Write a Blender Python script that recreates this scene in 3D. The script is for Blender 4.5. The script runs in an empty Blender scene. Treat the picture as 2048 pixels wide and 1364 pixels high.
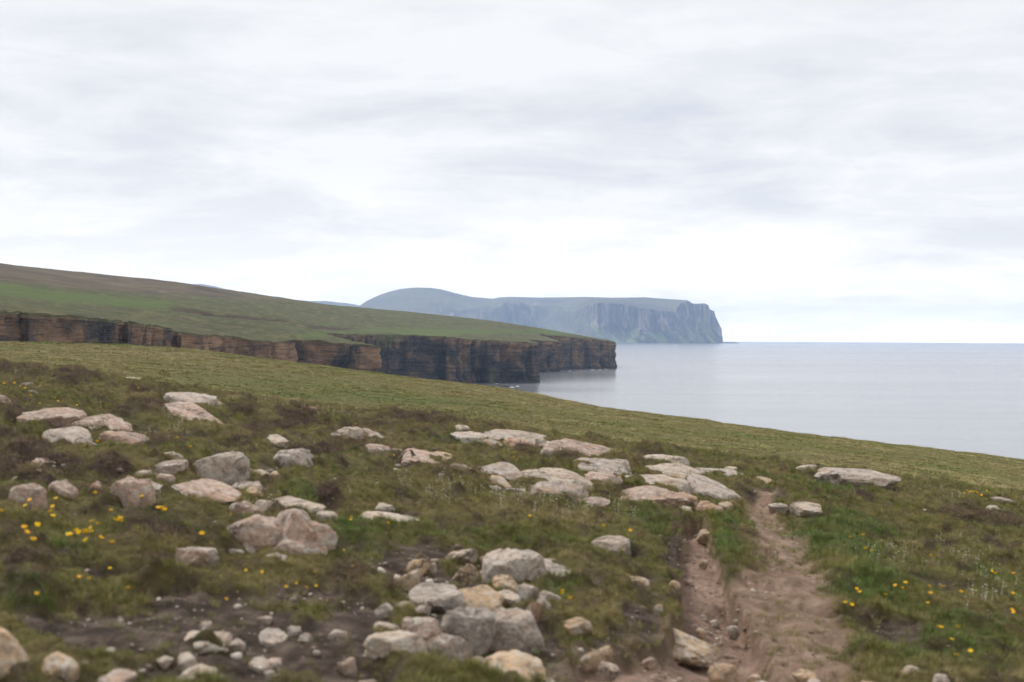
import bpy, bmesh, math, random
import numpy as np
from mathutils import Vector, Matrix
from mathutils.geometry import delaunay_2d_cdt

# ------------------------------------------------------------------ camera, sky, sun, exposure
sc = bpy.context.scene
COL = sc.collection
EYE = 45.0                       # camera height above the sea
FPX = 50.0 / 36.0 * 2048.0       # focal length in photo pixels
PITCH, ROLL = 11.0 / FPX, math.radians(0.28)
EARTH = 7.4e6                    # effective earth radius (with refraction)

cam_d = bpy.data.cameras.new('camera')
cam = bpy.data.objects.new('camera', cam_d)
COL.objects.link(cam)
cam_d.sensor_width = 36.0
cam_d.lens = 50.0
cam_d.clip_start = 0.1
cam_d.clip_end = 200000.0
cam_d.dof.use_dof = True
cam_d.dof.focus_distance = 700.0
cam_d.dof.aperture_fstop = 3.2
ROT = Matrix.Rotation(math.pi / 2 - PITCH, 3, 'X') @ Matrix.Rotation(ROLL, 3, 'Z')
cam.matrix_world = Matrix.Translation((0, 0, EYE)) @ ROT.to_4x4()
sc.camera = cam

SUN_EL, SUN_AZ = math.radians(48), math.radians(-35)   # azimuth from the view direction, + to the right
sd = Vector((math.sin(SUN_AZ) * math.cos(SUN_EL), math.cos(SUN_AZ) * math.cos(SUN_EL), math.sin(SUN_EL)))
sun_d = bpy.data.lights.new('sun', 'SUN')
sun_d.energy = 2.5
sun_d.angle = math.radians(14)
sun_d.color = (1.0, 0.96, 0.9)
sun = bpy.data.objects.new('sun', sun_d)
COL.objects.link(sun)
sun.rotation_euler = (-sd).to_track_quat('-Z', 'Y').to_euler()
sun.location = (0, 0, 300)

sc.view_settings.view_transform = 'Standard'
sc.view_settings.look = 'None'
sc.view_settings.exposure = 0.5
sc.view_settings.gamma = 1.0
sc.view_settings.use_curve_mapping = False
sc.cycles.use_denoising = True
sc.cycles.volume_bounces = 2
sc.cycles.max_bounces = 6
sc.cycles.diffuse_bounces = 3
sc.cycles.glossy_bounces = 3
sc.cycles.transparent_max_bounces = 6


class NT:
    """small helper to write node trees"""
    def __init__(self, tree):
        self.t = tree
        self.n = tree.nodes
        self.l = tree.links

    def new(self, kind, **kw):
        n = self.n.new(kind)
        for k, v in kw.items():
            setattr(n, k, v)
        return n

    def put(self, sock, v):
        if isinstance(v, bpy.types.NodeSocket):
            self.l.new(v, sock)
        elif v is not None:
            sock.default_value = v

    def math(self, op, a, b=None, c=None, clamp=False):
        n = self.new('ShaderNodeMath', operation=op, use_clamp=clamp)
        for i, v in enumerate((a, b, c)):
            self.put(n.inputs[i], v)
        return n.outputs[0]

    def vmath(self, op, a, b=None):
        n = self.new('ShaderNodeVectorMath', operation=op)
        self.put(n.inputs[0], a)
        self.put(n.inputs[1], b)
        return n.outputs[0]

    def noise(self, vec, scale, detail=4.0, rough=0.55, dist=0.0):
        n = self.new('ShaderNodeTexNoise')
        if vec is not None:
            self.put(n.inputs['Vector'], vec)
        n.inputs['Scale'].default_value = scale
        n.inputs['Detail'].default_value = detail
        n.inputs['Roughness'].default_value = rough
        n.inputs['Distortion'].default_value = dist
        return n.outputs['Fac']

    def ramp(self, fac, stops):
        n = self.new('ShaderNodeValToRGB')
        self.put(n.inputs[0], fac)
        e = n.color_ramp.elements
        while len(e) < len(stops):
            e.new(0.5)
        for i, (p, c) in enumerate(stops):
            e[i].position = p
            if not isinstance(c, (tuple, list)):
                c = (c, c, c)
            e[i].color = (c[0], c[1], c[2], 1)
        return n.outputs[0]

    def mix(self, fac, a, b, blend='MIX'):
        n = self.new('ShaderNodeMix', data_type='RGBA', blend_type=blend)
        self.put(n.inputs[0], fac)
        for s, v in ((n.inputs[6], a), (n.inputs[7], b)):
            if isinstance(v, (tuple, list)):
                v = (v[0], v[1], v[2], 1)
            self.put(s, v)
        return n.outputs[2]

    def scale(self, vec, s):
        n = self.new('ShaderNodeMapping')
        self.put(n.inputs['Vector'], vec)
        n.inputs['Scale'].default_value = s
        return n.outputs[0]

    def smooth(self, v, a, b):
        n = self.new('ShaderNodeMapRange', interpolation_type='SMOOTHSTEP')
        self.put(n.inputs[0], v)
        n.inputs[1].default_value = a
        n.inputs[2].default_value = b
        return n.outputs[0]


world = bpy.data.worlds.new('World')
sc.world = world
world.use_nodes = True
world.node_tree.nodes.clear()
w = NT(world.node_tree)
w_out = w.new('ShaderNodeOutputWorld')
w_bg = w.new('ShaderNodeBackground')
w.l.new(w_bg.outputs[0], w_out.inputs[0])
sky = w.new('ShaderNodeTexSky', sky_type='NISHITA', sun_disc=False)
sky.sun_elevation = SUN_EL
sky.sun_rotation = SUN_AZ
sky.altitude = 50
sky.dust_density = 2.0
tc = w.new('ShaderNodeTexCoord').outputs['Generated']
sx = w.new('ShaderNodeSeparateXYZ')
w.l.new(tc, sx.inputs[0])
elev = w.math('MAXIMUM', sx.outputs[2], 0.0)
den = w.math('ADD', elev, 0.10)
cx = w.math('DIVIDE', sx.outputs[0], den)
cy = w.math('DIVIDE', sx.outputs[1], den)
cc = w.new('ShaderNodeCombineXYZ')
w.l.new(cx, cc.inputs[0])
w.l.new(cy, cc.inputs[1])
cvec = w.vmath('ADD', cc.outputs[0], (3.7, 1.3, 0.4))
n_big = w.noise(w.scale(cvec, (0.45, 0.62, 1)), 1.0, 4.0, 0.5, 0.5)
n_mid = w.noise(w.scale(cvec, (1.3, 1.8, 1)), 1.0, 8.0, 0.6, 0.35)
# rounded cloud lumps low over the horizon, in direction space
dvec = w.vmath('ADD', w.scale(tc, (7.5, 7.5, 30.0)), (1.9, 0.3, 2.2))
n_low = w.noise(dvec, 1.0, 8.0, 0.62, 0.35)
shape = w.math('ADD', w.math('MULTIPLY', n_big, 0.55), w.math('MULTIPLY', n_mid, 0.45))
low_w = w.math('SUBTRACT', 1.0, w.smooth(elev, 0.10, 0.32))
shape = w.math('ADD', w.math('MULTIPLY', shape, w.math('SUBTRACT', 1.0, w.math('MULTIPLY', low_w, 0.62))),
               w.math('MULTIPLY', n_low, w.math('MULTIPLY', low_w, 0.62)))
cloud = w.ramp(shape, [(0.38, (0.49, 0.50, 0.535)), (0.46, (0.575, 0.583, 0.603)),
                       (0.52, (0.63, 0.633, 0.64)), (0.58, (0.685, 0.685, 0.685))])
skyb = w.mix(1.0, sky.outputs[0], (0.11, 0.11, 0.11), 'MULTIPLY')
gap = w.math('MULTIPLY', w.ramp(shape, [(0.30, 1.0), (0.44, 0.0)]), 0.35)
skyc = w.mix(gap, cloud, skyb)
# extra horizon brightness added to the sky, all round, to offset the haze's darkening
hz = w.math('MULTIPLY', w.math('POWER', 2.718, w.math('MULTIPLY', elev, -27.0)), 2.45)
fin = w.mix(1.0, skyc, w.vmath('ADD', w.vmath('MULTIPLY', hz, (1.0, 0.82, 0.52)), (1.0, 1.0, 1.0)), 'MULTIPLY')
w.l.new(fin, w_bg.inputs[0])
w_bg.inputs[1].default_value = 1.0

# ------------------------------------------------------------------ numeric helpers
rng = np.random.default_rng(7)
random.seed(7)
_perm = np.random.default_rng(11).permutation(512)
_perm = np.concatenate([_perm, _perm, _perm])
_ga = np.random.default_rng(12).uniform(0, 2 * np.pi, 512)
_gx, _gy = np.cos(_ga), np.sin(_ga)
_g3 = np.random.default_rng(13).normal(size=(512, 3))
_g3 /= np.linalg.norm(_g3, axis=1)[:, None]


def _fade(t):
    return t * t * t * (t * (t * 6 - 15) + 10)


def pn2(x, y, seed=0):
    x = np.asarray(x, float) + seed * 17.31
    y = np.asarray(y, float) - seed * 9.77
    xi, yi = np.floor(x).astype(int), np.floor(y).astype(int)
    xf, yf = x - xi, y - yi
    u, v = _fade(xf), _fade(yf)

    def g(ix, iy, dx, dy):
        h = _perm[_perm[ix & 511] + (iy & 511)]
        return _gx[h] * dx + _gy[h] * dy
    a = g(xi, yi, xf, yf)
    b = g(xi + 1, yi, xf - 1, yf)
    c = g(xi, yi + 1, xf, yf - 1)
    d = g(xi + 1, yi + 1, xf - 1, yf - 1)
    return 1.5 * ((a + (b - a) * u) * (1 - v) + (c + (d - c) * u) * v)


def pn3(p, seed=0):
    p = np.asarray(p, float) + seed * np.array([7.1, 3.3, 5.7])
    i = np.floor(p).astype(int)
    f = p - i
    u = _fade(f)
    out = 0
    for dx in (0, 1):
        for dy in (0, 1):
            for dz in (0, 1):
                h = _perm[_perm[_perm[(i[:, 0] + dx) & 511] + ((i[:, 1] + dy) & 511)] + ((i[:, 2] + dz) & 511)]
                g = _g3[h]
                dot = g[:, 0] * (f[:, 0] - dx) + g[:, 1] * (f[:, 1] - dy) + g[:, 2] * (f[:, 2] - dz)
                ww = (u[:, 0] if dx else 1 - u[:, 0]) * (u[:, 1] if dy else 1 - u[:, 1]) * (u[:, 2] if dz else 1 - u[:, 2])
                out = out + dot * ww
    return 1.5 * out


def fbm2(x, y, oct=4, seed=0, gain=0.5):
    s, a, f = 0, 1.0, 1.0
    for k in range(oct):
        s = s + a * pn2(x * f, y * f, seed + k)
        a *= gain
        f *= 2.03
    return s


def sstep(a, b, x):
    t = np.clip((x - a) / (b - a), 0, 1)
    return t * t * (3 - 2 * t)


R3 = np.array(ROT)


def ray(px, py):
    v = R3 @ np.array([(px - 1024.0) / FPX, -(py - 682.0) / FPX, -1.0])
    return v / v[1]


def at(px, py, d):
    """world point seen at photo pixel (px, py) at forward distance d"""
    v = ray(px, py)
    return np.array([v[0] * d, d, EYE + v[2] * d])


def tps_fit(pts, smooth=0.0):
    p = np.array(pts, float)
    xy, z = p[:, :2] / 100.0, p[:, 2]
    r2 = ((xy[:, None] - xy[None]) ** 2).sum(-1)
    K = np.where(r2 > 0, r2 * np.log(r2 + 1e-20), 0.0) + smooth * np.eye(len(p))
    P = np.c_[np.ones(len(p)), xy]
    A = np.block([[K, P], [P.T, np.zeros((3, 3))]])
    c = np.linalg.solve(A, np.r_[z, 0, 0, 0])

    def f(x, y):
        x, y = np.asarray(x, float) / 100.0, np.asarray(y, float) / 100.0
        out = c[-3] + c[-2] * x + c[-1] * y
        for k in range(len(xy)):
            q = (x - xy[k, 0]) ** 2 + (y - xy[k, 1]) ** 2
            out = out + c[k] * np.where(q > 0, q * np.log(q + 1e-20), 0.0)
        return out
    return f


# ------------------------------------------------------------------ object helpers
def mesh_from(name, verts, faces, smooth=True):
    me = bpy.data.meshes.new(name)
    verts = np.asarray(verts, np.float32)
    faces = np.asarray(faces, np.int32)
    k = faces.shape[1]
    me.vertices.add(len(verts))
    me.vertices.foreach_set('co', verts.ravel())
    me.loops.add(faces.size)
    me.loops.foreach_set('vertex_index', faces.ravel())
    me.polygons.add(len(faces))
    me.polygons.foreach_set('loop_start', np.arange(0, faces.size, k, dtype=np.int32))
    me.polygons.foreach_set('use_smooth', np.full(len(faces), smooth, bool))
    me.update(calc_edges=True)
    return me


def grid_faces(nr, nc):
    i = np.arange(nr - 1)[:, None] * nc + np.arange(nc - 1)[None]
    return np.stack([i, i + 1, i + nc + 1, i + nc], -1).reshape(-1, 4)


def fattr(me, name, vals):
    a = me.attributes.new(name, 'FLOAT', 'POINT')
    a.data.foreach_set('value', np.asarray(vals, np.float32).ravel())


def link(name, me, mat=None, parent=None, label=None, cat=None, group=None, kind=None, loc=None):
    o = bpy.data.objects.new(name, me)
    COL.objects.link(o)
    if mat is not None and me is not None and len(me.materials) == 0:
        me.materials.append(mat)
    if parent:
        o.parent = parent
    if loc is not None:
        o.location = loc
    if label:
        o['label'] = label
    if cat:
        o['category'] = cat
    if group:
        o['group'] = group
    if kind:
        o['kind'] = kind
    return o


def new_mat(name, rough=0.9, spec=0.3):
    m = bpy.data.materials.new(name)
    m.use_nodes = True
    t = NT(m.node_tree)
    b = m.node_tree.nodes['Principled BSDF']
    b.inputs['Roughness'].default_value = rough
    b.inputs['Specular IOR Level'].default_value = spec
    return m, t, b


def bump(t, b, height, strength, dist):
    n = t.new('ShaderNodeBump')
    n.inputs['Strength'].default_value = strength
    n.inputs['Distance'].default_value = dist
    t.put(n.inputs['Height'], height)
    t.l.new(n.outputs[0], b.inputs['Normal'])
    return n


def attr(t, name, kind='GEOMETRY', out='Fac'):
    n = t.new('ShaderNodeAttribute', attribute_name=name, attribute_type=kind)
    return n.outputs[out]


def pos(t):
    return t.new('ShaderNodeNewGeometry').outputs['Position']


# ------------------------------------------------------------------ the near hillside: shape
_yt = np.linspace(0, 400, 4001)
_dt = np.interp(_yt, [0, 21, 24, 30, 45, 60, 100, 150, 400], [0, 0.0, 0.07, 0.48, 1.45, 2.25, 3.25, 4.45, 10.4])
_ker = np.ones(41) / 41
_dt = np.convolve(np.pad(_dt, 20, 'edge'), _ker, 'valid')
_eu = [-0.9, -0.36, -0.29, -0.22, -0.10, 0.0, 0.03, 0.062, 0.2, 0.36, 0.9]
_ev = [4.0, 1.35, 0.35, -0.33, -0.25, -0.30, 0.1, 0.45, 0.5, 0.45, 0.4]


def g_base(x, y):
    """hillside without small relief (world z)"""
    x, y = np.asarray(x, float), np.asarray(y, float)
    yy = np.maximum(y, 0.0)
    z = EYE - 1.55 - 0.12 * x - np.interp(yy, _yt, _dt)
    u = x / np.maximum(yy, 20.0)
    z = z - np.interp(u, _eu, _ev) * sstep(45, 145, yy)
    far = np.maximum(yy - 150.0, 0.0)
    z = z - 0.004 * far ** 2
    # right of the view the slope bends down to the shore
    side = np.maximum(x - 75.0, 0.0)
    z = z - 0.006 * side ** 2
    return np.maximum(z, -4.0)


_ys = np.concatenate([np.geomspace(2.5, 40, 1800), np.geomspace(40.1, 170, 600)])


def hit(px, py):
    v = ray(px, py)
    zz = EYE + v[2] * _ys
    g = g_base(v[0] * _ys, _ys)
    k = np.argmax(zz < g)
    if not (zz < g).any():
        k = int(np.argmin(zz - g))
    d = _ys[k]
    return np.array([v[0] * d, d])


class Ell:
    def __init__(self, cx, cy, rx, ry):
        c = hit(cx, cy)
        t, b = hit(cx, cy - ry), hit(cx, cy + ry)
        self.c = c
        self.rx = rx * c[1] / FPX
        self.ry = max(abs(t[1] - b[1]) / 2, 0.1)
        self.ry = min(self.ry, 2.5 + c[1] * 0.05)
        self.sl = c[0] / c[1]

    def d(self, x, y):
        dy = y - self.c[1]
        dx = x - (self.c[0] + self.sl * dy)
        return np.sqrt((dx / self.rx) ** 2 + (dy / self.ry) ** 2)


HEATHER = [(50, 742, 70, 10), (150, 757, 55, 7), (215, 751, 32, 8), (300, 788, 45, 6), (290, 815, 50, 15), (245, 826, 30, 7),
           (35, 826, 45, 7), (20, 862, 35, 9), (150, 850, 95, 9), (55, 900, 70, 24), (125, 925, 60, 20), (215, 935, 55, 14),
           (75, 965, 80, 12), (20, 935, 35, 14), (485, 825, 40, 6), (600, 836, 55, 13), (555, 850, 40, 6), (505, 860, 40, 9),
           (690, 888, 60, 8), (655, 905, 55, 9), (812, 924, 32, 12), (900, 960, 42, 16), (935, 950, 30, 12), (655, 985, 30, 12),
           (885, 846, 30, 5), (930, 850, 35, 6), (985, 852, 30, 5), (1045, 905, 22, 12), (1125, 928, 40, 9), (1298, 908, 30, 9),
           (1265, 938, 28, 8), (1235, 985, 45, 13), (1140, 1000, 30, 10), (1935, 1035, 60, 12), (2010, 1045, 60, 14),
           (1860, 1086, 32, 8), (1728, 999, 22, 6), (350, 1062, 75, 8), (320, 1092, 60, 16), (60, 1145, 70, 14), (705, 1175, 40, 26),
           (820, 838, 60, 6), (1350, 1085, 14, 30), (330, 885, 50, 12), (600, 905, 40, 8), (470, 880, 40, 8), (830, 870, 40, 6)]
SOIL = [(440, 1235, 230, 52), (230, 1262, 170, 46), (90, 1235, 90, 22), (620, 1190, 90, 26), (600, 1290, 160, 60), (420, 1335, 200, 40), (720, 1245, 60, 55), (815, 1125, 75, 50),
        (905, 1150, 90, 26), (865, 1092, 60, 18), (700, 1345, 90, 34), (1170, 1320, 70, 50), (1090, 1290, 60, 60), (960, 1240, 150, 70),
        (1280, 1300, 110, 70), (1290, 1225, 50, 40), (400, 932, 20, 12), (540, 930, 40, 14), (210, 1152, 90, 9), (1800, 1242, 60, 24),
        (1765, 1278, 36, 14), (470, 965, 60, 14), (1345, 1110, 16, 50), (1530, 990, 45, 10), (790, 1022, 60, 8), (1050, 1320, 120, 50)]
LUSH = [(1450, 1090, 34, 60), (1690, 1075, 130, 60), (1650, 978, 60, 18), (1890, 1290, 170, 70), (1300, 1050, 70, 50), (700, 1090, 90, 60),
        (40, 1200, 70, 24), (130, 1110, 60, 24), (600, 980, 60, 20), (900, 880, 80, 12), (1560, 955, 40, 6), (1750, 1160, 130, 50), (1000, 1180, 60, 16),
        (1120, 1180, 50, 20)]
PATHS = [  # (px, py, half width px), depth in m
    ([(1388, 1024, 18), (1388, 1060, 26), (1396, 1110, 34), (1410, 1160, 42), (1432, 1210, 62), (1442, 1255, 82), (1410, 1300, 130),
      (1380, 1345, 180), (1360, 1400, 230)], 0.13),
    ([(1536, 985, 16), (1520, 1010, 22), (1545, 1050, 40), (1565, 1090, 48), (1572, 1130, 58), (1590, 1180, 66), (1600, 1230, 84),
      (1590, 1290, 105), (1570, 1345, 130), (1540, 1400, 160)], 0.035),
    ([(1505, 1150, 18), (1505, 1190, 60), (1500, 1230, 95), (1480, 1290, 150), (1440, 1345, 220), (1420, 1400, 260)], 0.034)]
ELL = {k: [Ell(*e) for e in v] for k, v in (('heather', HEATHER), ('soil', SOIL), ('lush', LUSH))}
PW = []
for pl, depth in PATHS:
    q = []
    for (a, b, hw) in pl:
        c = hit(a, b)
        q.append((c[0], c[1], hw * (1.2 if depth > 0.1 else 1.3) * c[1] / FPX))
    PW.append((np.array(q), depth))


def seg_path(x, y, q):
    """signed position across a track: 0 centre, 1 edge"""
    best = np.full(np.shape(x), 9.0)
    for a, b in zip(q[:-1], q[1:]):
        dx, dy = b[0] - a[0], b[1] - a[1]
        t = np.clip(((x - a[0]) * dx + (y - a[1]) * dy) / (dx * dx + dy * dy), 0, 1)
        dist = np.hypot(x - a[0] - t * dx, y - a[1] - t * dy) / (a[2] + t * (b[2] - a[2]))
        best = np.minimum(best, dist)
    return best


def masks(x, y):
    x, y = np.asarray(x, float), np.asarray(y, float)
    wob = fbm2(x * 2.2, y * 1.6, 4, 21) * 0.42
    m = {}
    for k, es in ELL.items():
        v = np.zeros(x.shape)
        for e in es:
            near = (np.abs(y - e.c[1]) < e.ry * 2.2)
            if not near.any():
                continue
            dd = np.full(x.shape, 9.0)
            dd[near] = e.d(x[near], y[near])
            v = np.maximum(v, 1.15 - dd)
        m[k] = v + wob * (0.6 if k != 'lush' else 0.9)
    m['heather'] = sstep(-0.05, 0.6, m['heather'] + 0.45 * fbm2(x * 5.5, y * 3.5, 3, 23))
    m['soil'] = sstep(0.0, 0.4, m['soil'] + 0.3 * fbm2(x * 5.0, y * 4.0, 3, 22))
    m['lush'] = sstep(0.0, 0.7, m['lush'])
    p0 = seg_path(x, y, PW[0][0]) + wob * 0.35
    p1 = np.minimum(seg_path(x, y, PW[1][0]), seg_path(x, y, PW[2][0])) + wob * 0.85
    m['t0'] = 1 - sstep(0.82, 1.08, p0)
    m['t1'] = 1 - sstep(0.6, 1.25, p1)
    m['path'] = np.maximum(m['t0'], m['t1'] * (0.75 + 0.25 * sstep(-0.2, 0.3, wob)))
    # loose patches of heather on the rocky ridge away from the drawn ones
    nat = fbm2(x * 0.55, y * 0.42, 4, 5)
    ridge = sstep(30, 22, y) * sstep(2.0, -1.5, x + 0.0 * y)
    m['heather'] = np.maximum(m['heather'], ridge * sstep(0.38, 0.85, nat + 0.25 * fbm2(x * 4, y * 3, 3, 24)) * 0.5)
    m['heather'] = m['heather'] * (1 - m['path']) * (1 - 0.8 * m['soil'])
    m['soil'] = m['soil'] * (1 - m['path'])
    return m


def g_full(x, y, m=None):
    x, y = np.asarray(x, float), np.asarray(y, float)
    if m is None:
        m = masks(x, y)
    near = sstep(60, 26, y)
    z = g_base(x, y)
    z = z + near * 0.10 * fbm2(x * 0.45, y * 0.30, 3, 31) * sstep(3, 9, np.hypot(x, y))
    rough = 1 - 0.75 * np.maximum(m['path'], 0.6 * m['soil'])
    z = z + near * rough * (0.085 * fbm2(x * 1.9, y * 1.6, 3, 41) + 0.022 * fbm2(x * 7.0, y * 6.0, 3, 51))
    z = z + near * (1 - rough) * 0.022 * fbm2(x * 8, y * 7, 4, 61)
    z = z + near * 0.07 * m['heather'] * (0.7 + 0.6 * pn2(x * 3.1, y * 2.7, 71))
    z = z - near * 0.05 * m['soil']
    z = z - near * (0.19 * m['t0'] * sstep(22, 15, y) * (0.3 + 0.7 * sstep(6.5, 9.0, y)) + 0.05 * m['t1'])
    # low swell of the far field
    z = z + (1 - near) * (0.22 * fbm2(x * 0.05, y * 0.03, 3, 81) * sstep(40, 80, y) * sstep(200, 120, y) + 0.09 * fbm2(x * 0.4, y * 0.25, 4, 91))
    return z


# ------------------------------------------------------------------ materials of the land
def turf_material():
    m, t, b = new_mat('turf', 0.95, 0.1)
    p = pos(t)
    big = t.noise(t.scale(p, (0.035, 0.06, 0.05)), 1.0, 5, 0.6, 0.4)
    mid = t.noise(t.scale(p, (0.5, 0.9, 0.6)), 1.0, 5, 0.6)
    fine = t.noise(p, 6.0, 5, 0.65)
    grass = t.ramp(big, [(0.30, (0.110, 0.098, 0.036)), (0.46, (0.155, 0.122, 0.048)), (0.58, (0.120, 0.108, 0.040)), (0.72, (0.170, 0.132, 0.062))])
    grass = t.mix(t.ramp(mid, [(0.35, 0.0), (0.7, 0.6)]), grass, (0.078, 0.072, 0.028))
    grass = t.mix(attr(t, 'lush'), grass, (0.085, 0.105, 0.030))
    hea = t.ramp(fine, [(0.3, (0.022, 0.014, 0.011)), (0.6, (0.060, 0.040, 0.030)), (0.8, (0.075, 0.062, 0.034))])
    soil = t.ramp(fine, [(0.30, (0.028, 0.020, 0.016)), (0.5, (0.078, 0.056, 0.044)), (0.68, (0.175, 0.135, 0.105))])
    dirt = t.ramp(fine, [(0.30, (0.155, 0.100, 0.074)), (0.5, (0.30, 0.200, 0.150)), (0.70, (0.45, 0.325, 0.255))])
    dirt = t.mix(t.ramp(t.noise(p, 1.6, 4), [(0.4, 0.0), (0.65, 0.65)]), dirt, (0.19, 0.125, 0.092))
    c = t.mix(attr(t, 'heather'), grass, hea)
    c = t.mix(attr(t, 'soil'), c, soil)
    c = t.mix(attr(t, 'path'), c, dirt)
    t.l.new(c, b.inputs['Base Color'])
    h = t.math('ADD', t.noise(p, 14.0, 6, 0.7), t.math('MULTIPLY', mid, 0.6))
    bump(t, b, h, 1.0, 0.06)
    return m


def headland_material():
    m, t, b = new_mat('headland_turf', 0.95, 0.1)
    p = pos(t)
    band = t.noise(t.scale(p, (0.006, 0.014, 0.12)), 1.0, 6, 0.6, 0.3)
    fine = t.noise(t.scale(p, (0.16, 0.06, 0.1)), 1.0, 8, 0.78)
    g = t.ramp(band, [(0.30, (0.085, 0.100, 0.036)), (0.44, (0.150, 0.130, 0.060)), (0.54, (0.100, 0.112, 0.040)), (0.68, (0.170, 0.145, 0.075))])
    g = t.mix(t.ramp(fine, [(0.42, 0.0), (0.62, 0.75)]), g, (0.055, 0.060, 0.026))
    g = t.mix(t.ramp(fine, [(0.34, 0.55), (0.46, 0.0)]), g, (0.20, 0.175, 0.09))
    con = t.noise(t.scale(p, (0.010, 0.030, 0.35)), 1.0, 7, 0.7, 0.4)
    g = t.mix(t.ramp(con, [(0.52, 0.0), (0.62, 0.55)]), g, (0.075, 0.066, 0.034))
    g = t.mix(t.ramp(con, [(0.36, 0.5), (0.46, 0.0)]), g, (0.115, 0.145, 0.045))
    g = t.mix(attr(t, 'lush'), g, (0.105, 0.148, 0.038))
    heath = t.ramp(t.noise(t.scale(p, (0.02, 0.012, 0.15)), 1.0, 6, 0.65), [(0.3, (0.065, 0.046, 0.036)), (0.5, (0.125, 0.095, 0.062)), (0.7, (0.165, 0.140, 0.085))])
    g = t.mix(attr(t, 'heath'), g, heath)
    scar = t.ramp(fine, [(0.4, (0.035, 0.024, 0.018)), (0.65, (0.13, 0.085, 0.055))])
    g = t.mix(attr(t, 'scar'), g, scar)
    spec = t.noise(t.scale(p, (0.05, 0.012, 0.4)), 1.0, 3, 0.5)
    g = t.mix(t.math('MULTIPLY', t.ramp(spec, [(0.735, 0.0), (0.76, 1.0)]), 0.6), g, (0.35, 0.33, 0.27))
    t.l.new(g, b.inputs['Base Color'])
    bump(t, b, t.noise(p, 0.35, 6, 0.75), 1.0, 2.5)
    return m


def cliff_material():
    m, t, b = new_mat('cliff_rock', 0.85, 0.25)
    p = pos(t)
    blot = t.noise(t.scale(p, (0.035, 0.035, 0.05)), 1.0, 6, 0.62, 0.8)
    strk = t.noise(t.scale(p, (0.22, 0.22, 0.02)), 1.0, 4, 0.6, 0.2)
    lay = t.noise(t.scale(p, (0.035, 0.035, 0.75)), 1.0, 6, 0.72, 0.5)
    fine = t.noise(t.scale(p, (0.7, 0.7, 1.2)), 1.0, 4, 0.6)
    v = t.math('ADD', t.math('MULTIPLY', blot, 0.72), t.math('ADD', t.math('MULTIPLY', strk, 0.10), t.math('MULTIPLY', lay, 0.18)))
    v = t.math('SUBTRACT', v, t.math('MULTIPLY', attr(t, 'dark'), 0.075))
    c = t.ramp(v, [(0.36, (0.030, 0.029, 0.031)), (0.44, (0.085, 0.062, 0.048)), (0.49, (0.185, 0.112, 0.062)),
                   (0.56, (0.29, 0.172, 0.092)), (0.66, (0.40, 0.25, 0.14))])
    c = t.mix(t.ramp(lay, [(0.34, 0.8), (0.46, 0.0)]), c, (0.026, 0.022, 0.021))
    c = t.mix(t.ramp(lay, [(0.58, 0.0), (0.72, 0.45)]), c, (0.17, 0.145, 0.12))
    c = t.mix(t.ramp(fine, [(0.54, 0.0), (0.68, 0.6)]), c, (0.23, 0.185, 0.145))
    sep = t.new('ShaderNodeSeparateXYZ')
    t.l.new(p, sep.inputs[0])
    wet = t.math('SUBTRACT', 1.0, t.smooth(t.math('ADD', sep.outputs[2], t.math('MULTIPLY', blot, 6.0)), 3.0, 9.0))
    c = t.mix(t.math('MULTIPLY', wet, 0.8), c, (0.020, 0.018, 0.018))
    c = t.mix(attr(t, 'veg'), c, t.ramp(fine, [(0.35, (0.10, 0.098, 0.042)), (0.65, (0.15, 0.15, 0.058))]))
    c = t.mix(t.math('MULTIPLY', attr(t, 'algae'), 0.6), c, (0.12, 0.15, 0.035))
    t.l.new(c, b.inputs['Base Color'])
    h = t.math('ADD', t.noise(t.scale(p, (0.12, 0.12, 1.7)), 1.0, 5, 0.65), t.math('MULTIPLY', t.noise(t.scale(p, (0.5, 0.5, 0.7)), 1.0, 4, 0.6), 0.5))
    bump(t, b, h, 1.0, 1.2)
    return m


def island_material():
    m, t, b = new_mat('island_slopes', 0.95, 0.1)
    p = pos(t)
    n1 = t.noise(t.scale(p, (0.0022, 0.0012, 0.006)), 1.0, 6, 0.6, 0.5)
    strk = t.noise(t.scale(p, (0.010, 0.006, 0.0045)), 1.0, 6, 0.68, 0.9)
    g = t.ramp(n1, [(0.35, (0.085, 0.072, 0.055)), (0.5, (0.125, 0.115, 0.070)), (0.65, (0.14, 0.125, 0.08))])
    rock = t.ramp(strk, [(0.34, (0.045, 0.042, 0.045)), (0.46, (0.11, 0.098, 0.092)), (0.55, (0.21, 0.165, 0.14)), (0.66, (0.36, 0.30, 0.26))])
    tal = t.ramp(strk, [(0.4, (0.15, 0.21, 0.07)), (0.6, (0.19, 0.25, 0.09))])
    c = t.mix(attr(t, 'rock'), g, rock)
    c = t.mix(attr(t, 'talus'), c, tal)
    c = t.mix(t.math('MULTIPLY', attr(t, 'pale'), 0.8), c, (0.30, 0.24, 0.22))
    t.l.new(c, b.inputs['Base Color'])
    bump(t, b, t.math('ADD', strk, n1), 1.0, 22.0)
    return m


M_TURF, M_HEAD, M_CLIFF, M_ISLE = turf_material(), headland_material(), cliff_material(), island_material()

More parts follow.
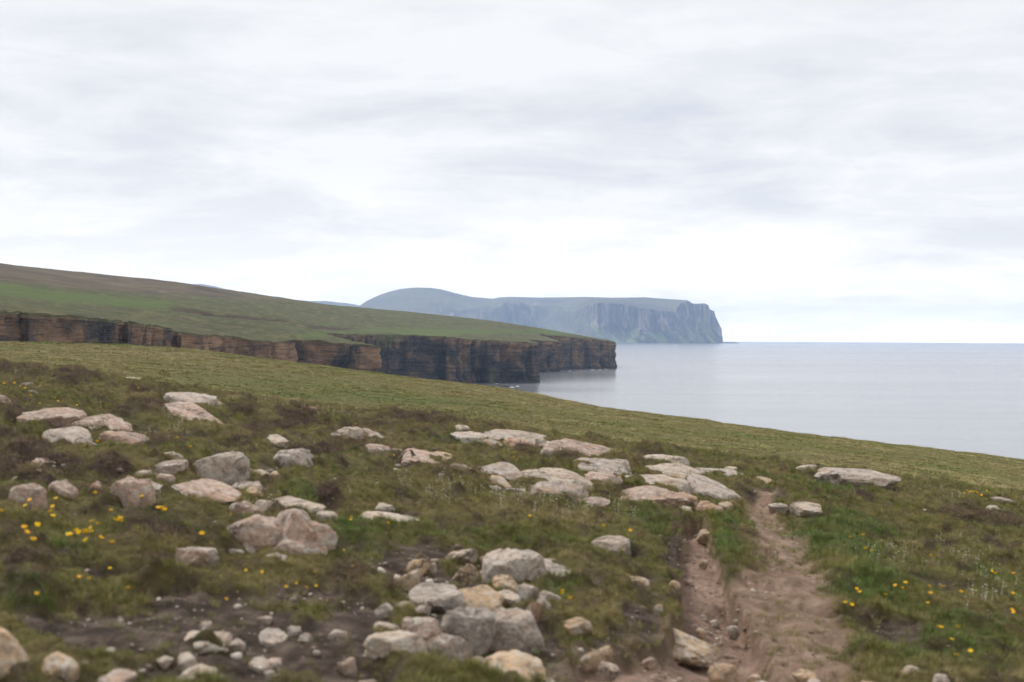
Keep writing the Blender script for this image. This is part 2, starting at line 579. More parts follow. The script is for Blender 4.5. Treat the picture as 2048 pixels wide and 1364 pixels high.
# ------------------------------------------------------------------ near hillside mesh
ang = np.concatenate([np.linspace(-62, -25, 60)[:-1], np.linspace(-25, 25, 560), np.linspace(25, 62, 60)[1:]])
ang = np.radians(ang)
rad = np.concatenate([np.geomspace(1.2, 4.5, 30)[:-1], np.geomspace(4.5, 32, 520)[:-1], np.geomspace(32, 190, 170)[:-1], np.geomspace(190, 330, 30)])
A, Rr = np.meshgrid(ang, rad)
X, Y = (Rr * np.sin(A)).ravel(), (Rr * np.cos(A)).ravel()
M = masks(X, Y)
Z = g_full(X, Y, M)
fld = sstep(30, 45, Y)
me = mesh_from('hillside', np.c_[X, Y, Z], grid_faces(len(rad), len(ang))[:, ::-1])
lush_far = sstep(0.25, 0.7, fbm2(X * 0.035, Y * 0.02, 3, 77)) * 0.6 * fld
for k, v in (('heather', M['heather'] * (1 - fld)), ('soil', M['soil'] * (1 - fld)), ('path', M['path'] * (1 - fld)), ('lush', np.maximum(M['lush'] * 0.8, lush_far))):
    fattr(me, k, v)
link('hillside', me, M_TURF, kind='structure')

# ------------------------------------------------------------------ far headlands: land surface, turf and cliffs
COAST_A = [(-700, 540, 330), (-300, 583, 430), (-120, 604, 480), (0, 615, 520), (40, 620, 548), (58, 623, 535), (140, 629, 570), (232, 637, 612), (243, 640, 640),
           (254, 640, 622), (336, 654, 680), (350, 658, 702), (362, 660, 694), (410, 666, 722), (520, 677, 782), (620, 681, 830), (700, 685, 870), (735, 689, 888), (748, 692, 900)]
BACK_A = [(744, 690.5, 925), (715, 684, 945), (688, 678, 965), (659, 674.5, 1010), (646, 667, 1070), (632, 661, 1110)]
COAST_B = [(640, 662.5, 1125), (655, 665, 1150), (700, 666.5, 1190), (748, 668.5, 1235), (751, 667, 1262), (800, 668.5, 1288), (860, 671, 1306), (888, 673, 1312), (893, 673.5, 1298),
           (915, 675, 1303), (922, 676.5, 1325), (960, 678.5, 1338), (1000, 680.5, 1345), (1040, 682.5, 1365), (1064, 684.5, 1374), (1070, 687, 1380)]
BACK_B = [(1062, 681, 1420), (1048, 678, 1500), (1036, 676.5, 1640)]
COAST_C = [(1040, 677, 1722), (1062, 678.5, 1752), (1100, 681, 1780), (1117, 682.5, 1792)]
BACK_C = [(1112, 679, 1822), (1094, 673, 1850), (1084, 670, 1870)]
COAST_D = [(1090, 669.3, 1880), (1118, 671, 1905), (1150, 674, 1935), (1190, 678.5, 1970), (1222, 682.3, 2010), (1231, 684, 2022)]
BACK_D = [(1228, 681, 2080), (1195, 675, 2250), (1120, 672, 2500), (900, 668, 2900), (500, 640, 3100), (-200, 600, 3000), (-1500, 560, 2400), (-2600, 520, 900), (-2200, 520, 420)]
SKYL = [(-900, 430, 1150), (-400, 472, 1250), (-150, 506, 1290), (0, 527, 1320), (100, 541, 1360), (200, 552.5, 1410), (290, 560, 1450), (370, 568, 1500), (450, 579, 1560), (520, 589.5, 1600),
        (610, 603, 1650), (700, 617, 1700), (770, 627.5, 1730), (840, 638, 1760), (920, 647, 1800), (1000, 655.5, 1850), (1060, 660, 1890), (1110, 664, 1950)]
MIDS = [(0, 575, 760), (200, 600, 800), (400, 620, 900), (600, 645, 1050), (-300, 530, 800), (500, 610, 1250), (300, 590, 1080), (700, 645, 1400), (850, 655, 1500), (950, 664, 1600), (1000, 668, 1650)]
ctrl = [at(*c) for c in COAST_A + BACK_A + COAST_B + BACK_B + COAST_C + BACK_C + COAST_D + SKYL + MIDS]
for (a, b, d) in SKYL:
    q = at(a, b, d)
    if a < 1000:
        s = 1.45
        ctrl.append(np.array([q[0] * s, q[1] * s, EYE + (q[2] - EYE) * 0.98 - 3.0]))
hill_z0 = tps_fit(ctrl, 0.02)


def hill_z(x, y):
    z = hill_z0(x, y)
    return z + 0.55 * fbm2(x / 55.0, y / 55.0, 4, 3) + 0.25 * fbm2(x / 9.0, y / 9.0, 3, 4)


def resample(pts, step):
    pts = np.array(pts)
    out = [pts[0]]
    for a, b in zip(pts[:-1], pts[1:]):
        n = max(1, int(np.hypot(*(b - a)) / step))
        for k in range(1, n + 1):
            out.append(a + (b - a) * k / n)
    return np.array(out)


coast_px = COAST_A + BACK_A + COAST_B + BACK_B + COAST_C + BACK_C + COAST_D
coast_xy = np.array([at(*c)[:2] for c in coast_px])
fine_xy = resample(coast_xy, 1.5)
tan = np.gradient(fine_xy, axis=0)
tan /= np.linalg.norm(tan, axis=1)[:, None] + 1e-9
kk = np.ones(9) / 9
tan = np.c_[np.convolve(np.pad(tan[:, 0], 4, 'edge'), kk, 'valid'), np.convolve(np.pad(tan[:, 1], 4, 'edge'), kk, 'valid')]
tan /= np.linalg.norm(tan, axis=1)[:, None] + 1e-9
nrm = np.c_[tan[:, 1], -tan[:, 0]]           # seaward (land lies to the left of the run of the coast)
arc = np.r_[0, np.cumsum(np.linalg.norm(np.diff(fine_xy, axis=0), axis=1))]


def cellstep(s, size, seed):
    """blocky buttresses: piecewise constant with narrow ramps"""
    r = np.random.default_rng(seed)
    n = int(arc[-1] / size) + 20
    edges = np.cumsum(r.uniform(0.4, 1.7, n) * size) - 2 * size
    vals = r.uniform(-1, 1, n + 1)
    i = np.searchsorted(edges, s)
    return vals[np.clip(i, 0, n)]


shape_off = 3.4 * fbm2(arc / 38.0, arc * 0, 3, 14) + 0.8 * cellstep(arc, 11.0, 15) + 4.0 * cellstep(arc, 34.0, 16)
shape_off = np.convolve(np.pad(shape_off, 1, 'edge'), [0.25, 0.5, 0.25], 'valid')
# narrow gullies cut into the face
gul = np.zeros(len(arc))
for gx in rng.uniform(0, arc[-1], 64):
    gul -= rng.uniform(1.5, 8.0) * np.exp(-((arc - gx) / rng.uniform(1.2, 3.2)) ** 2)
fine_xy = fine_xy + nrm * (shape_off + 0.25 * gul)[:, None]
top_z = hill_z(fine_xy[:, 0], fine_xy[:, 1]) - 0.3 * (cellstep(arc, 6.0, 17) + 1) - 0.12 * np.abs(gul)

rows = 84
tz = np.linspace(0, 1, rows)
Zc = top_z[:, None] * (1 - tz)[None] + (-2.0) * tz[None]
S = np.repeat(arc[:, None], rows, 1)
dip = Zc + 0.025 * S + 0.8 * pn2(S / 60.0, S * 0, 24)
rl = np.random.default_rng(5)
led = np.cumsum(rl.uniform(0.5, 2.6, 120)) - 60
lvl = rl.uniform(-1, 1, 121)
st = lvl[np.clip(np.searchsorted(led, dip.ravel() - 20), 0, 120)].reshape(dip.shape)
off = 1.35 * st * (0.5 + 0.5 * pn2(S / 14.0, Zc / 9.0, 25)) + 1.3 * fbm2(S / 10.0, Zc / 7.0, 4, 26) + 0.45 * cellstep(S.ravel() + 9.0 * np.round(dip.ravel() / 6.0), 8.0, 27).reshape(S.shape)
off += 0.8 * gul[:, None] * sstep(0.0, 0.25, tz)[None]
# sea caves and undercut feet
cav = np.zeros(S.shape)
for cxv in rng.uniform(0, arc[-1], 46):
    wd, ht = rng.uniform(2, 9), rng.uniform(8, 38)
    cav += np.exp(-((S - cxv) / wd) ** 4) * sstep(ht, ht * 0.55, Zc) * rng.uniform(3, 9)
off -= cav
off += 2.6 * sstep(9, 0, Zc)                                  # wave-cut foot
off *= sstep(0.0, 0.05, tz)[None]
P = fine_xy[:, None, :] + nrm[:, None, :] * off[:, :, None]
cv = np.c_[P[..., 0].ravel(), P[..., 1].ravel(), Zc.ravel()]
me = mesh_from('sea_cliff', cv, grid_faces(len(arc), rows)[:, ::-1], smooth=False)
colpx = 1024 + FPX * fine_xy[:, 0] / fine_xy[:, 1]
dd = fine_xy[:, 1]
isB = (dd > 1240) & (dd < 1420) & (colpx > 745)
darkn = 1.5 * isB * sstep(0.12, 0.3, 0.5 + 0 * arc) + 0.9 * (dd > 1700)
darkv = np.clip(0.6 * np.clip(-gul / 6, 0, 1)[:, None] + darkn[:, None] * (1 - 0.75 * np.exp(-((colpx - 905) / 18.0) ** 2))[:, None] * sstep(0.0, 0.2, tz)[None] + 1.1 * cav / 5, 0, 1.8)  # recess shade painted into gullies and caves; middle and farther cliffs darker overall
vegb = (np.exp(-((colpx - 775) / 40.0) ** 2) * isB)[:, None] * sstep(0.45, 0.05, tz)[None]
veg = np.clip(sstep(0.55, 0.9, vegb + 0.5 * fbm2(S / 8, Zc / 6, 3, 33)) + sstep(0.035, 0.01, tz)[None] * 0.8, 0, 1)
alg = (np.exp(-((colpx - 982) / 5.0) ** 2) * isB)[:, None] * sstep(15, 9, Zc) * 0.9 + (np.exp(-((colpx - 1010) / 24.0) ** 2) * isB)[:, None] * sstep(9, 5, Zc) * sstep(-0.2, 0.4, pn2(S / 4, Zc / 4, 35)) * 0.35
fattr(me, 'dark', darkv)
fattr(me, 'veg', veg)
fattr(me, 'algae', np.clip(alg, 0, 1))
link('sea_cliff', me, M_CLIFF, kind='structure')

back_xy = resample(np.array([fine_xy[-1]] + [at(*c)[:2] for c in BACK_D] + [fine_xy[0]]), 40.0)[1:-1]
outline = np.r_[fine_xy, back_xy]
outz = np.r_[top_z, hill_z(back_xy[:, 0], back_xy[:, 1])]
# interior points: fan of the slope as it recedes
us, ds = np.meshgrid(np.r_[np.linspace(-0.95, -0.41, 60), np.linspace(-0.40, 0.075, 430)], np.geomspace(340, 3000, 300))
us = us + rng.uniform(-1, 1, us.shape) * 0.0004
ds = ds * (1 + rng.uniform(-1, 1, ds.shape) * 0.0025)
ix, iy = (us * ds).ravel(), ds.ravel()


def inside(px, py, poly):
    res = np.zeros(px.shape, bool)
    x1, y1 = poly[:, 0], poly[:, 1]
    x2, y2 = np.roll(x1, -1), np.roll(y1, -1)
    for a, b, c, d in zip(x1, y1, x2, y2):
        if b == d:
            continue
        k = ((b > py) != (d > py))
        if k.any():
            k2 = k & (px < (c - a) * (py - b) / (d - b) + a)
            res ^= k2
    return res


poly_c = np.r_[coast_xy, [at(*c)[:2] for c in BACK_D]]
ok = inside(ix, iy, poly_c)
# keep clear of the cliff edge
kx = ix[ok]
ky = iy[ok]
near = np.full(len(kx), 1e9)
for k in range(0, len(fine_xy), 3):
    near = np.minimum(near, (kx - fine_xy[k, 0]) ** 2 + (ky - fine_xy[k, 1]) ** 2)
keep = near > 49.0
kx, ky = kx[keep], ky[keep]
allv = [Vector((float(a), float(b))) for a, b in np.r_[outline, np.c_[kx, ky]]]
no = len(outline)
edges = [(i, (i + 1) % no) for i in range(no)]
vo, eo, fo, ov, oe, of = delaunay_2d_cdt(allv, edges, [], 1, 0.01)
vx = np.array([(v.x, v.y) for v in vo])
zt = np.empty(len(vx))
known = np.full(len(vx), -1)
for i, src in enumerate(ov):
    if src:
        known[i] = src[0]
zh = hill_z(vx[:, 0], vx[:, 1])
isout = (known >= 0) & (known < no)
zt = np.where(isout, np.r_[outz, 0][np.clip(known, 0, no)], zh)
tri = np.array([f for f in fo if len(f) == 3], np.int32)
# photo columns and rows of the slope, used only to say where moor, pasture and peat banks lie
pj = (np.c_[vx, zt] - np.array([0, 0, EYE])) @ R3
vpx, vpy = 1024 + FPX * pj[:, 0] / -pj[:, 2], 682 - FPX * pj[:, 1] / -pj[:, 2]
nz = fbm2(vx[:, 0] / 60, vx[:, 1] / 160, 4, 44)
heath_line = np.interp(vpx, [-400, 0, 200, 350, 500, 640, 800], [540, 560, 588, 598, 600, 612, 630])
heath = sstep(6, -10, vpy - heath_line + 12 * nz) * sstep(760, 420, vpx)
lush = np.maximum(sstep(16, 4, np.abs(vpy - np.interp(vpx, [-300, 0, 120, 350], [560, 575, 592, 612])) + 6 * nz) * sstep(400, 300, vpx) * 0.75,
                  0.7 * sstep(8, 2, np.abs(vpy - np.interp(vpx, [600, 740, 1040], [672, 662, 664])) + 5 * nz) * (vpx > 590))
scar = np.zeros(len(vx))
for (a, b, c, d, th) in [(348, 617, 418, 627, 4.2), (405, 629, 470, 633, 1.6), (455, 631, 505, 637, 3.0), (500, 637, 575, 641, 2.2),
                         (418, 645, 505, 650, 1.4), (440, 652, 530, 654, 1.2), (372, 639, 388, 641, 1.0), (622, 653, 690, 658, 3.4), (985, 664, 1020, 669, 0.9), (1045, 663, 1085, 667, 1.0)]:
    s = np.clip((vpx - a) / (c - a), 0, 1)
    dy = np.abs(vpy - (b + (d - b) * s))
    dxx = np.maximum(np.maximum(a - vpx, vpx - c), 0)
    scar = np.maximum(scar, sstep(th * 1.15, th * 0.6, dy + 1.2 * nz + 0.4 * dxx))
zt = zt - 1.2 * scar * (~isout)
me = mesh_from('headland', np.c_[vx, zt], tri)
fattr(me, 'heath', heath * 0.95)
fattr(me, 'lush', lush)
fattr(me, 'scar', scar)
link('headland', me, M_HEAD, kind='structure')

# ------------------------------------------------------------------ post fence along the cliff top pasture
M_WOOD, _t, _b = new_mat('fence_wood', 0.9, 0.1)
_t.l.new(_t.ramp(_t.noise(pos(_t), 3.0, 3), [(0.3, (0.16, 0.15, 0.13)), (0.7, (0.26, 0.24, 0.21))]), _b.inputs['Base Color'])
bmp = bmesh.new()
bmesh.ops.create_cone(bmp, cap_ends=True, segments=8, radius1=0.06, radius2=0.05, depth=1.4)
POST = bpy.data.meshes.new('post')
bmp.to_mesh(POST)
bmp.free()
dm = np.geomspace(500, 1600, 900)
fpts = []
for s_ in np.linspace(0, 1, 60):
    a_ = 70 + s_ * 440
    v_ = ray(a_, float(np.interp(a_, [70, 170, 300, 400, 510], [611, 620, 632, 646, 663])))
    hh = hill_z(v_[0] * dm, dm)
    k_ = int(np.argmax(EYE + v_[2] * dm < hh))
    if k_ > 0:
        fpts.append((v_[0] * dm[k_], dm[k_], float(hh[k_])))
fence = link('fence', None, label='thin row of grey fence posts along the pasture above the left cliff', cat='fence', loc=fpts[0])
for q in fpts:
    link('post', POST, M_WOOD, parent=fence, loc=(q[0] - fpts[0][0], q[1] - fpts[0][1], q[2] - fpts[0][2] + 0.6))
wv, wf = [], []
for hgt in (0.6, 1.15):
    n0 = len(wv)
    for q in fpts:
        for dz in (-0.012, 0.012):
            wv.append((q[0] - fpts[0][0], q[1] - fpts[0][1] - 0.11, q[2] - fpts[0][2] + hgt + dz))
    for k in range(len(fpts) - 1):
        wf.append((n0 + 2 * k, n0 + 2 * k + 2, n0 + 2 * k + 3, n0 + 2 * k + 1))
link('wire', mesh_from('wire', wv, wf), M_WOOD, parent=fence)

# ------------------------------------------------------------------ rock shelves and surf at the foot of the cliffs
ico_bm = bmesh.new()
bmesh.ops.create_icosphere(ico_bm, subdivisions=4, radius=1.0)
ICO4 = np.array([v.co[:] for v in ico_bm.verts])
ICO4F = np.array([[v.index for v in f.verts] for f in ico_bm.faces])
ico_bm.free()
ico_bm = bmesh.new()
bmesh.ops.create_icosphere(ico_bm, subdivisions=3, radius=1.0)
ICO3 = np.array([v.co[:] for v in ico_bm.verts])
ICO3F = np.array([[v.index for v in f.verts] for f in ico_bm.faces])
ico_bm.free()


def rock_pts(W, L, H, seed, sharp=14.0, slab=False, rough=1.0, dirs=ICO4):
    """faceted, weathered stone; visible part is H tall above z = 0, the rest is buried"""
    r = np.random.default_rng(seed)
    k = 10 if not slab else 10
    pn = r.normal(size=(k, 3))
    if slab:
        pn[:, 2] *= 0.55
    pn /= np.linalg.norm(pn, axis=1)[:, None]
    pd = r.uniform(0.60, 1.0, k)
    ext = np.array([[0, 0, 1], [r.uniform(-0.25, 0.25), r.uniform(-0.3, 0.1), 1.0]])
    ext /= np.linalg.norm(ext, axis=1)[:, None]
    pn = np.r_[pn, ext]
    pd = np.r_[pd, [0.80 if not slab else 0.62, 0.78 if not slab else 0.60]]
    c = dirs @ pn.T
    q = np.clip(c, 0.02, None) / pd[None]
    rr = 1.0 / (np.power((q ** sharp).sum(1), 1.0 / sharp))
    rr = np.minimum(rr, 1.15)
    p = dirs * rr[:, None]
    nz_ = pn3(p * 1.7, seed % 37) * 0.05 + pn3(p * 3.9, seed % 41) * 0.05 + pn3(p * 9.0, seed % 43) * 0.03
    nz_ = nz_ - 0.07 * np.clip(1 - np.abs(pn3(p * 2.3, seed % 29)) * 9, 0, 1)
    p = p * (1 + rough * nz_[:, None])
    lo, hi = p.min(0), p.max(0)
    p = (p - (lo + hi) / 2) / (hi - lo)
    bury = 0.85 if not slab else 1.3
    p = p * np.array([W, L, H * (1 + bury)])
    p[:, 2] += H * (1 + bury) / 2 - H * bury
    return p


def rock_material(name, cols, lich):
    m, t, b = new_mat(name, 0.92, 0.15)
    oc = t.new('ShaderNodeTexCoord').outputs['Object']
    rnd = t.new('ShaderNodeObjectInfo')
    v = t.vmath('ADD', oc, rnd.outputs['Location'])
    n1 = t.noise(v, 3.5, 6, 0.65, 0.8)
    n2 = t.noise(v, 13.0, 6, 0.72, 0.3)
    n3 = t.noise(v, 48.0, 4, 0.7)
    c = t.ramp(n1, [(0.33, cols[0]), (0.47, cols[1]), (0.58, cols[2]), (0.70, cols[1])])
    c = t.mix(1.0, c, rnd.outputs['Color'], 'MULTIPLY')
    c = t.mix(t.ramp(n2, [(0.50, 0.0), (0.60, 0.75)]), c, lich)
    c = t.mix(t.ramp(n2, [(0.37, 0.8), (0.46, 0.0)]), c, (0.17, 0.145, 0.128))
    c = t.mix(t.ramp(n3, [(0.53, 0.0), (0.62, 0.55)]), c, (0.15, 0.14, 0.13))
    c = t.mix(t.ramp(t.noise(v, 2.4, 4, 0.6), [(0.56, 0.0), (0.66, 0.6)]), c, (0.33, 0.205, 0.125))
    vo = t.new('ShaderNodeTexVoronoi', feature='DISTANCE_TO_EDGE')
    t.l.new(t.scale(t.vmath('ADD', v, t.vmath('MULTIPLY', t.mix(0.0, n1, n1), (0.35, 0.35, 0.35))), (1, 1, 2.2)), vo.inputs['Vector'])
    vo.inputs['Scale'].default_value = 2.0
    crack = t.math('MULTIPLY', t.ramp(vo.outputs['Distance'], [(0.0, 1.0), (0.022, 0.0)]), t.ramp(t.noise(v, 1.7, 3, 0.5), [(0.50, 0.0), (0.60, 0.8)]))
    c = t.mix(t.math('MULTIPLY', crack, 0.5), c, (0.10, 0.08, 0.07))
    t.l.new(c, b.inputs['Base Color'])
    h = t.math('ADD', t.math('MULTIPLY', n1, 1.0), t.math('ADD', t.math('MULTIPLY', n2, 0.6), t.math('MULTIPLY', n3, 0.2)))
    h = t.math('SUBTRACT', h, t.math('MULTIPLY', crack, 0.5))
    bump(t, b, h, 1.0, 0.05)
    return m


M_ROCK = rock_material('weathered_sandstone', ((0.25, 0.208, 0.178), (0.415, 0.348, 0.298), (0.49, 0.388, 0.318)), (0.54, 0.495, 0.435))
M_FOAM, _t, _b = new_mat('sea_foam', 0.7, 0.3)
_b.inputs['Base Color'].default_value = (0.6, 0.62, 0.63, 1)


def sea_z(x, y):
    return -(x * x + y * y) / (2 * EARTH)


for i, (a, b, c, d, lab) in enumerate([
        (945, 771, 1022, 776.5, 'low dark rock shelf awash below the middle headland, nearest the green field'),
        (1010, 764, 1080, 768, 'low dark rock ledge along the foot of the middle cliff corner'),
        (1128, 739, 1156, 742.5, 'small dark skerry just off the notch between the two farther cliffs'),
        (1160, 735, 1234, 739, 'thin dark ledge at the waterline under the outermost cliff tip')]):
    dist = (EYE + 1) * FPX / (d - 671.5)
    c0 = at((a + c) / 2, d, dist)
    W_ = (c - a) * dist / FPX
    H_ = max((d - b) * dist / FPX * 0.5, 1.0)
    p = rock_pts(W_, 24.0 if i != 3 else 30, H_, 900 + i, 10, True, 1.5)
    me = mesh_from('rock_shelf', p, ICO4F, False)
    fattr(me, 'dark', np.ones(len(p)) * 0.6)
    o = link('rock_shelf', me, M_CLIFF, label=lab, cat='rock shelf', loc=(c0[0], c0[1] + 10, sea_z(c0[0], c0[1])))
fv, ff = [], []
for (a, b, wpx) in [(975, 766.5, 16), (1003, 767, 10), (1046, 766, 14), (1062, 765.5, 9), (1078, 762, 9), (1084, 764, 6), (1080, 743.6, 14), (1098, 744.2, 9),
                    (1185, 740.2, 12), (1200, 739.5, 8), (1212, 738.6, 6), (1024, 776, 12), (1035, 774, 9), (993, 768.6, 12), (1140, 742.6, 7)]:
    dist = (EYE + 0.5) * FPX / (b - 671.5)
    c0 = at(a, b, dist)
    rw = wpx * dist / FPX / 2
    n0 = len(fv)
    n = 22
    fv.append((c0[0], c0[1], sea_z(c0[0], c0[1]) + 0.4))
    for k in range(n):
        th = 2 * math.pi * k / n
        r_ = rw * (0.65 + 0.5 * rng.random())
        fv.append((c0[0] + r_ * math.cos(th), c0[1] + 5.0 * math.sin(th) * (0.5 + 0.6 * rng.random()), sea_z(c0[0], c0[1]) + 0.12))
    for k in range(n):
        ff.append((n0, n0 + 1 + k, n0 + 1 + (k + 1) % n))
link('surf', mesh_from('surf', fv, ff), M_FOAM, label='white broken surf along the foot of the sea cliffs', cat='surf', kind='stuff')

# ------------------------------------------------------------------ the sea
m, t, b = new_mat('sea_water', 0.22, 0.5)
p = pos(t)
b.inputs['IOR'].default_value = 1.33
wav = t.noise(t.scale(p, (0.13, 0.075, 0)), 1.0, 6, 0.66, 0.3)
swl = t.noise(t.scale(p, (0.0016, 0.006, 0)), 1.0, 4, 0.6)
sheen_tone = t.noise(t.scale(p, (0.0006, 0.0035, 0)), 1.0, 4, 0.6, 0.5)
t.l.new(t.ramp(sheen_tone, [(0.35, (0.145, 0.15, 0.16)), (0.65, (0.21, 0.212, 0.218))]), b.inputs['Base Color'])  # pale bands in the base colour stand in for sky reflected off the water
t.l.new(t.ramp(sheen_tone, [(0.35, 0.14), (0.65, 0.20)]), b.inputs['Roughness'])
bump(t, b, t.math('ADD', wav, t.math('MULTIPLY', swl, 0.8)), 0.40, 0.45)
sa = np.radians(np.linspace(-75, 75, 260))
sr = np.concatenate([[90], np.geomspace(150, 27500, 170)])
A, Rr = np.meshgrid(sa, sr)
X, Y = (Rr * np.sin(A)).ravel(), (Rr * np.cos(A)).ravel()
link('sea', mesh_from('sea', np.c_[X, Y, sea_z(X, Y)], grid_faces(len(sr), len(sa))[:, ::-1]), m, kind='structure')


# ------------------------------------------------------------------ the far island and the hills behind
def interp(px, tab):
    tab = np.array(tab)
    return np.interp(px, tab[:, 0], tab[:, 1])


ISKY = [(690, 636), (705, 622), (720, 610), (735, 600), (760, 588.5), (780, 582), (800, 577), (830, 574), (860, 575), (880, 577.5), (920, 588), (945, 593.5), (985, 597), (1000, 594.5),
        (1020, 593.5), (1080, 595), (1170, 593.5), (1225, 595.2), (1290, 594.4), (1320, 596.5), (1360, 599.2), (1374, 600.5), (1384, 606), (1387, 607.5), (1408, 607), (1416, 610.5), (1419, 619), (1428, 622),
        (1431, 633), (1437, 646), (1441, 654), (1443.5, 658), (1445, 676), (1446, 684)]
IEDGE = [(690, 650), (760, 630), (860, 618), (930, 622), (985, 612), (1010, 603), (1060, 604), (1110, 611), (1140, 618), (1165, 612), (1188, 606), (1235, 607), (1270, 613), (1300, 618), (1340, 623), (1352, 620),
         (1362, 606), (1376, 602.5), (1384, 609), (1387, 609), (1408, 608.5), (1417, 612), (1420, 621), (1428, 624), (1431, 635), (1437, 648), (1443.5, 660), (1446, 685)]
IFOOT = [(690, 11200), (900, 11300), (1000, 12300), (1060, 12900), (1110, 12400), (1150, 11500), (1185, 11050), (1260, 10900), (1350, 11000), (1400, 11150), (1430, 11300), (1446, 11400)]
ICLF = [(690, 0.0), (960, 0.0), (1010, 0.6), (1070, 0.6), (1110, 0.15), (1160, 0.5), (1195, 1.0), (1446, 1.0)]   # how cliff-like
px = np.arange(690, 1446.6, 1.5)
nc = len(px)
rowsI = 96
tt = np.linspace(0, 1, rowsI)
Xs, Ys, Zs, rk, tl, pa = [], [], [], [], [], []
sky_, edg, foot, clf = interp(px, ISKY), interp(px, IEDGE), interp(px, IFOOT), interp(px, ICLF)
edg = np.maximum(edg, sky_ + 1.0)
rib = 150 * fbm2(px / 26.0, px * 0, 3, 70) + 60 * fbm2(px / 6.5, px * 0, 3, 71)
rayv = np.array([ray(a, 671.0) for a in px])
ux = rayv[:, 0]


def zpx(pxa, pya, d):
    v = np.array([ray(a, b)[2] for a, b in zip(pxa, pya)])
    return EYE + v * d


end = sstep(1446, 1425, px)
d_edge = foot + 900 * (1 - clf) + 330 * clf
d_sky = d_edge + 1500 * end + 60
z_foot = sea_z(ux * foot, foot) - 8
z_edge = np.maximum(zpx(px, edg, d_edge), z_foot + 2)
z_sky = np.maximum(zpx(px, sky_, d_sky), z_foot + 3)
for t_ in tt:
    if t_ < 0.62:                    # face: talus apron then cliff
        s = t_ / 0.62
        d = foot + (d_edge - foot) * s
        zc_ = np.where(s < 0.55, 0.42 * (s / 0.55) ** 1.15, 0.42 + 0.58 * sstep(0.0, 1.0, (s - 0.55) / 0.33))
        zc_ = clf * zc_ + (1 - clf) * s
        z = z_foot + (z_edge - z_foot) * zc_
        rb = 190 * fbm2(px / 34.0 + 0.35 * s, px * 0 + 0.9 * s, 4, 70) + 24 * fbm2(px / 7.0, px * 0 + 2.5 * s, 3, 71)
        d = d + rb * (0.5 + 0.5 * clf) * math.sin(math.pi * min(1, s * 1.02)) ** 0.6
        r_ = clf * sstep(0.50, 0.58, s + 0.17 * fbm2(px / 16.0, px * 0, 4, 72)) * (1 - sstep(0.97, 1.0, s))
        low = clf * (1 - r_) * sstep(0.02, 0.1, s)
    elif t_ < 0.88:
        s = (t_ - 0.62) / 0.26
        d = d_edge + (d_sky - d_edge) * s
        z = z_edge + (z_sky - z_edge) * (s ** 0.85) + 5 * pn2(px / 14, px * 0 + s * 4, 73) * math.sin(math.pi * s)
        r_ = np.zeros(nc)
        low = np.zeros(nc)
    else:
        s = (t_ - 0.88) / 0.12
        d = d_sky + 2200 * s
        z = z_sky - (z_sky - z_foot) * (s ** 1.3) * 0.9
        r_ = np.zeros(nc)
        low = np.zeros(nc)
    Xs.append(ux * d)
    Ys.append(d)
    Zs.append(z)
    rk.append(r_)
    tl.append(low * sstep(-0.15, 0.35, fbm2(px / 15.0 + t_ * 5, px * 0 + t_ * 3, 3, 74)))
    pyv = 682 - FPX * 0 + 0 * px
    pa.append((np.exp(-((px - 905) / 45.0) ** 2) * math.exp(-((t_ - 0.5) / 0.16) ** 2)) * sstep(0.15, 0.5, fbm2(px / 12.0, px * 0 + t_ * 14, 3, 75)))
Xs, Ys, Zs = np.array(Xs), np.array(Ys), np.array(Zs)
me = mesh_from('island', np.c_[Xs.ravel(), Ys.ravel(), Zs.ravel()], grid_faces(rowsI, nc)[:, ::-1])
fattr(me, 'rock', np.array(rk))
fattr(me, 'talus', np.array(tl) * 0.9)
fattr(me, 'pale', np.array(pa))
link('island', me, M_ISLE, kind='structure')


def ridge(name, tab, d0, depth):
    pxr = np.arange(tab[0][0], tab[-1][0] + 0.1, 3.0)
    sk = interp(pxr, tab)
    vs = []
    uu = np.array([ray(a, 671)[0] for a in pxr])
    zt_ = zpx(pxr, sk, d0)
    zf = sea_z(uu * d0, d0) - 10
    for s in np.linspace(-1, 1, 26):
        d = d0 + s * depth + 120 * fbm2(pxr / 30.0, pxr * 0 + s * 3, 3, 61)
        z = zf + (zt_ - zf) * math.cos(abs(s) * math.pi / 2) ** 0.8
        if s > 0:
            z = np.minimum(z, zf + (zt_ - zf) * (1 - s * 0.6))
        vs.append(np.c_[uu * d, d, z])
    me = mesh_from(name, np.concatenate(vs), grid_faces(26, len(pxr))[:, ::-1])
    link(name, me, M_ISLE, kind='structure')


ridge('distant_hills', [(-60, 640), (200, 600), (300, 580), (345, 571), (375, 568), (400, 568.5), (430, 572.5), (452, 578), (500, 587), (520, 590), (560, 594), (590, 599.5), (620, 602.5), (650, 602), (690, 606), (720, 611), (760, 622), (830, 660)], 15500, 1800)
# low reef running out from the foot of the island
c0 = at(1458, 682.5, 11400)
p = rock_pts(150, 60, 8, 77, 8, True)
me = mesh_from('reef', p, ICO4F, False)
fattr(me, 'dark', np.ones(len(p)) * 0.6)
link('reef', me, M_CLIFF, label='low dark reef running out to sea from the foot of the island', cat='reef', loc=(c0[0], c0[1], sea_z(c0[0], c0[1])))

# ------------------------------------------------------------------ foreground stones
TINT = {'g': (1.0, 0.99, 0.98), 'p': (1.02, 0.87, 0.80), 'o': (1.12, 0.95, 0.70), 'w': (1.16, 1.12, 1.04), 'r': (0.95, 0.68, 0.53), 'd': (0.8, 0.74, 0.70)}
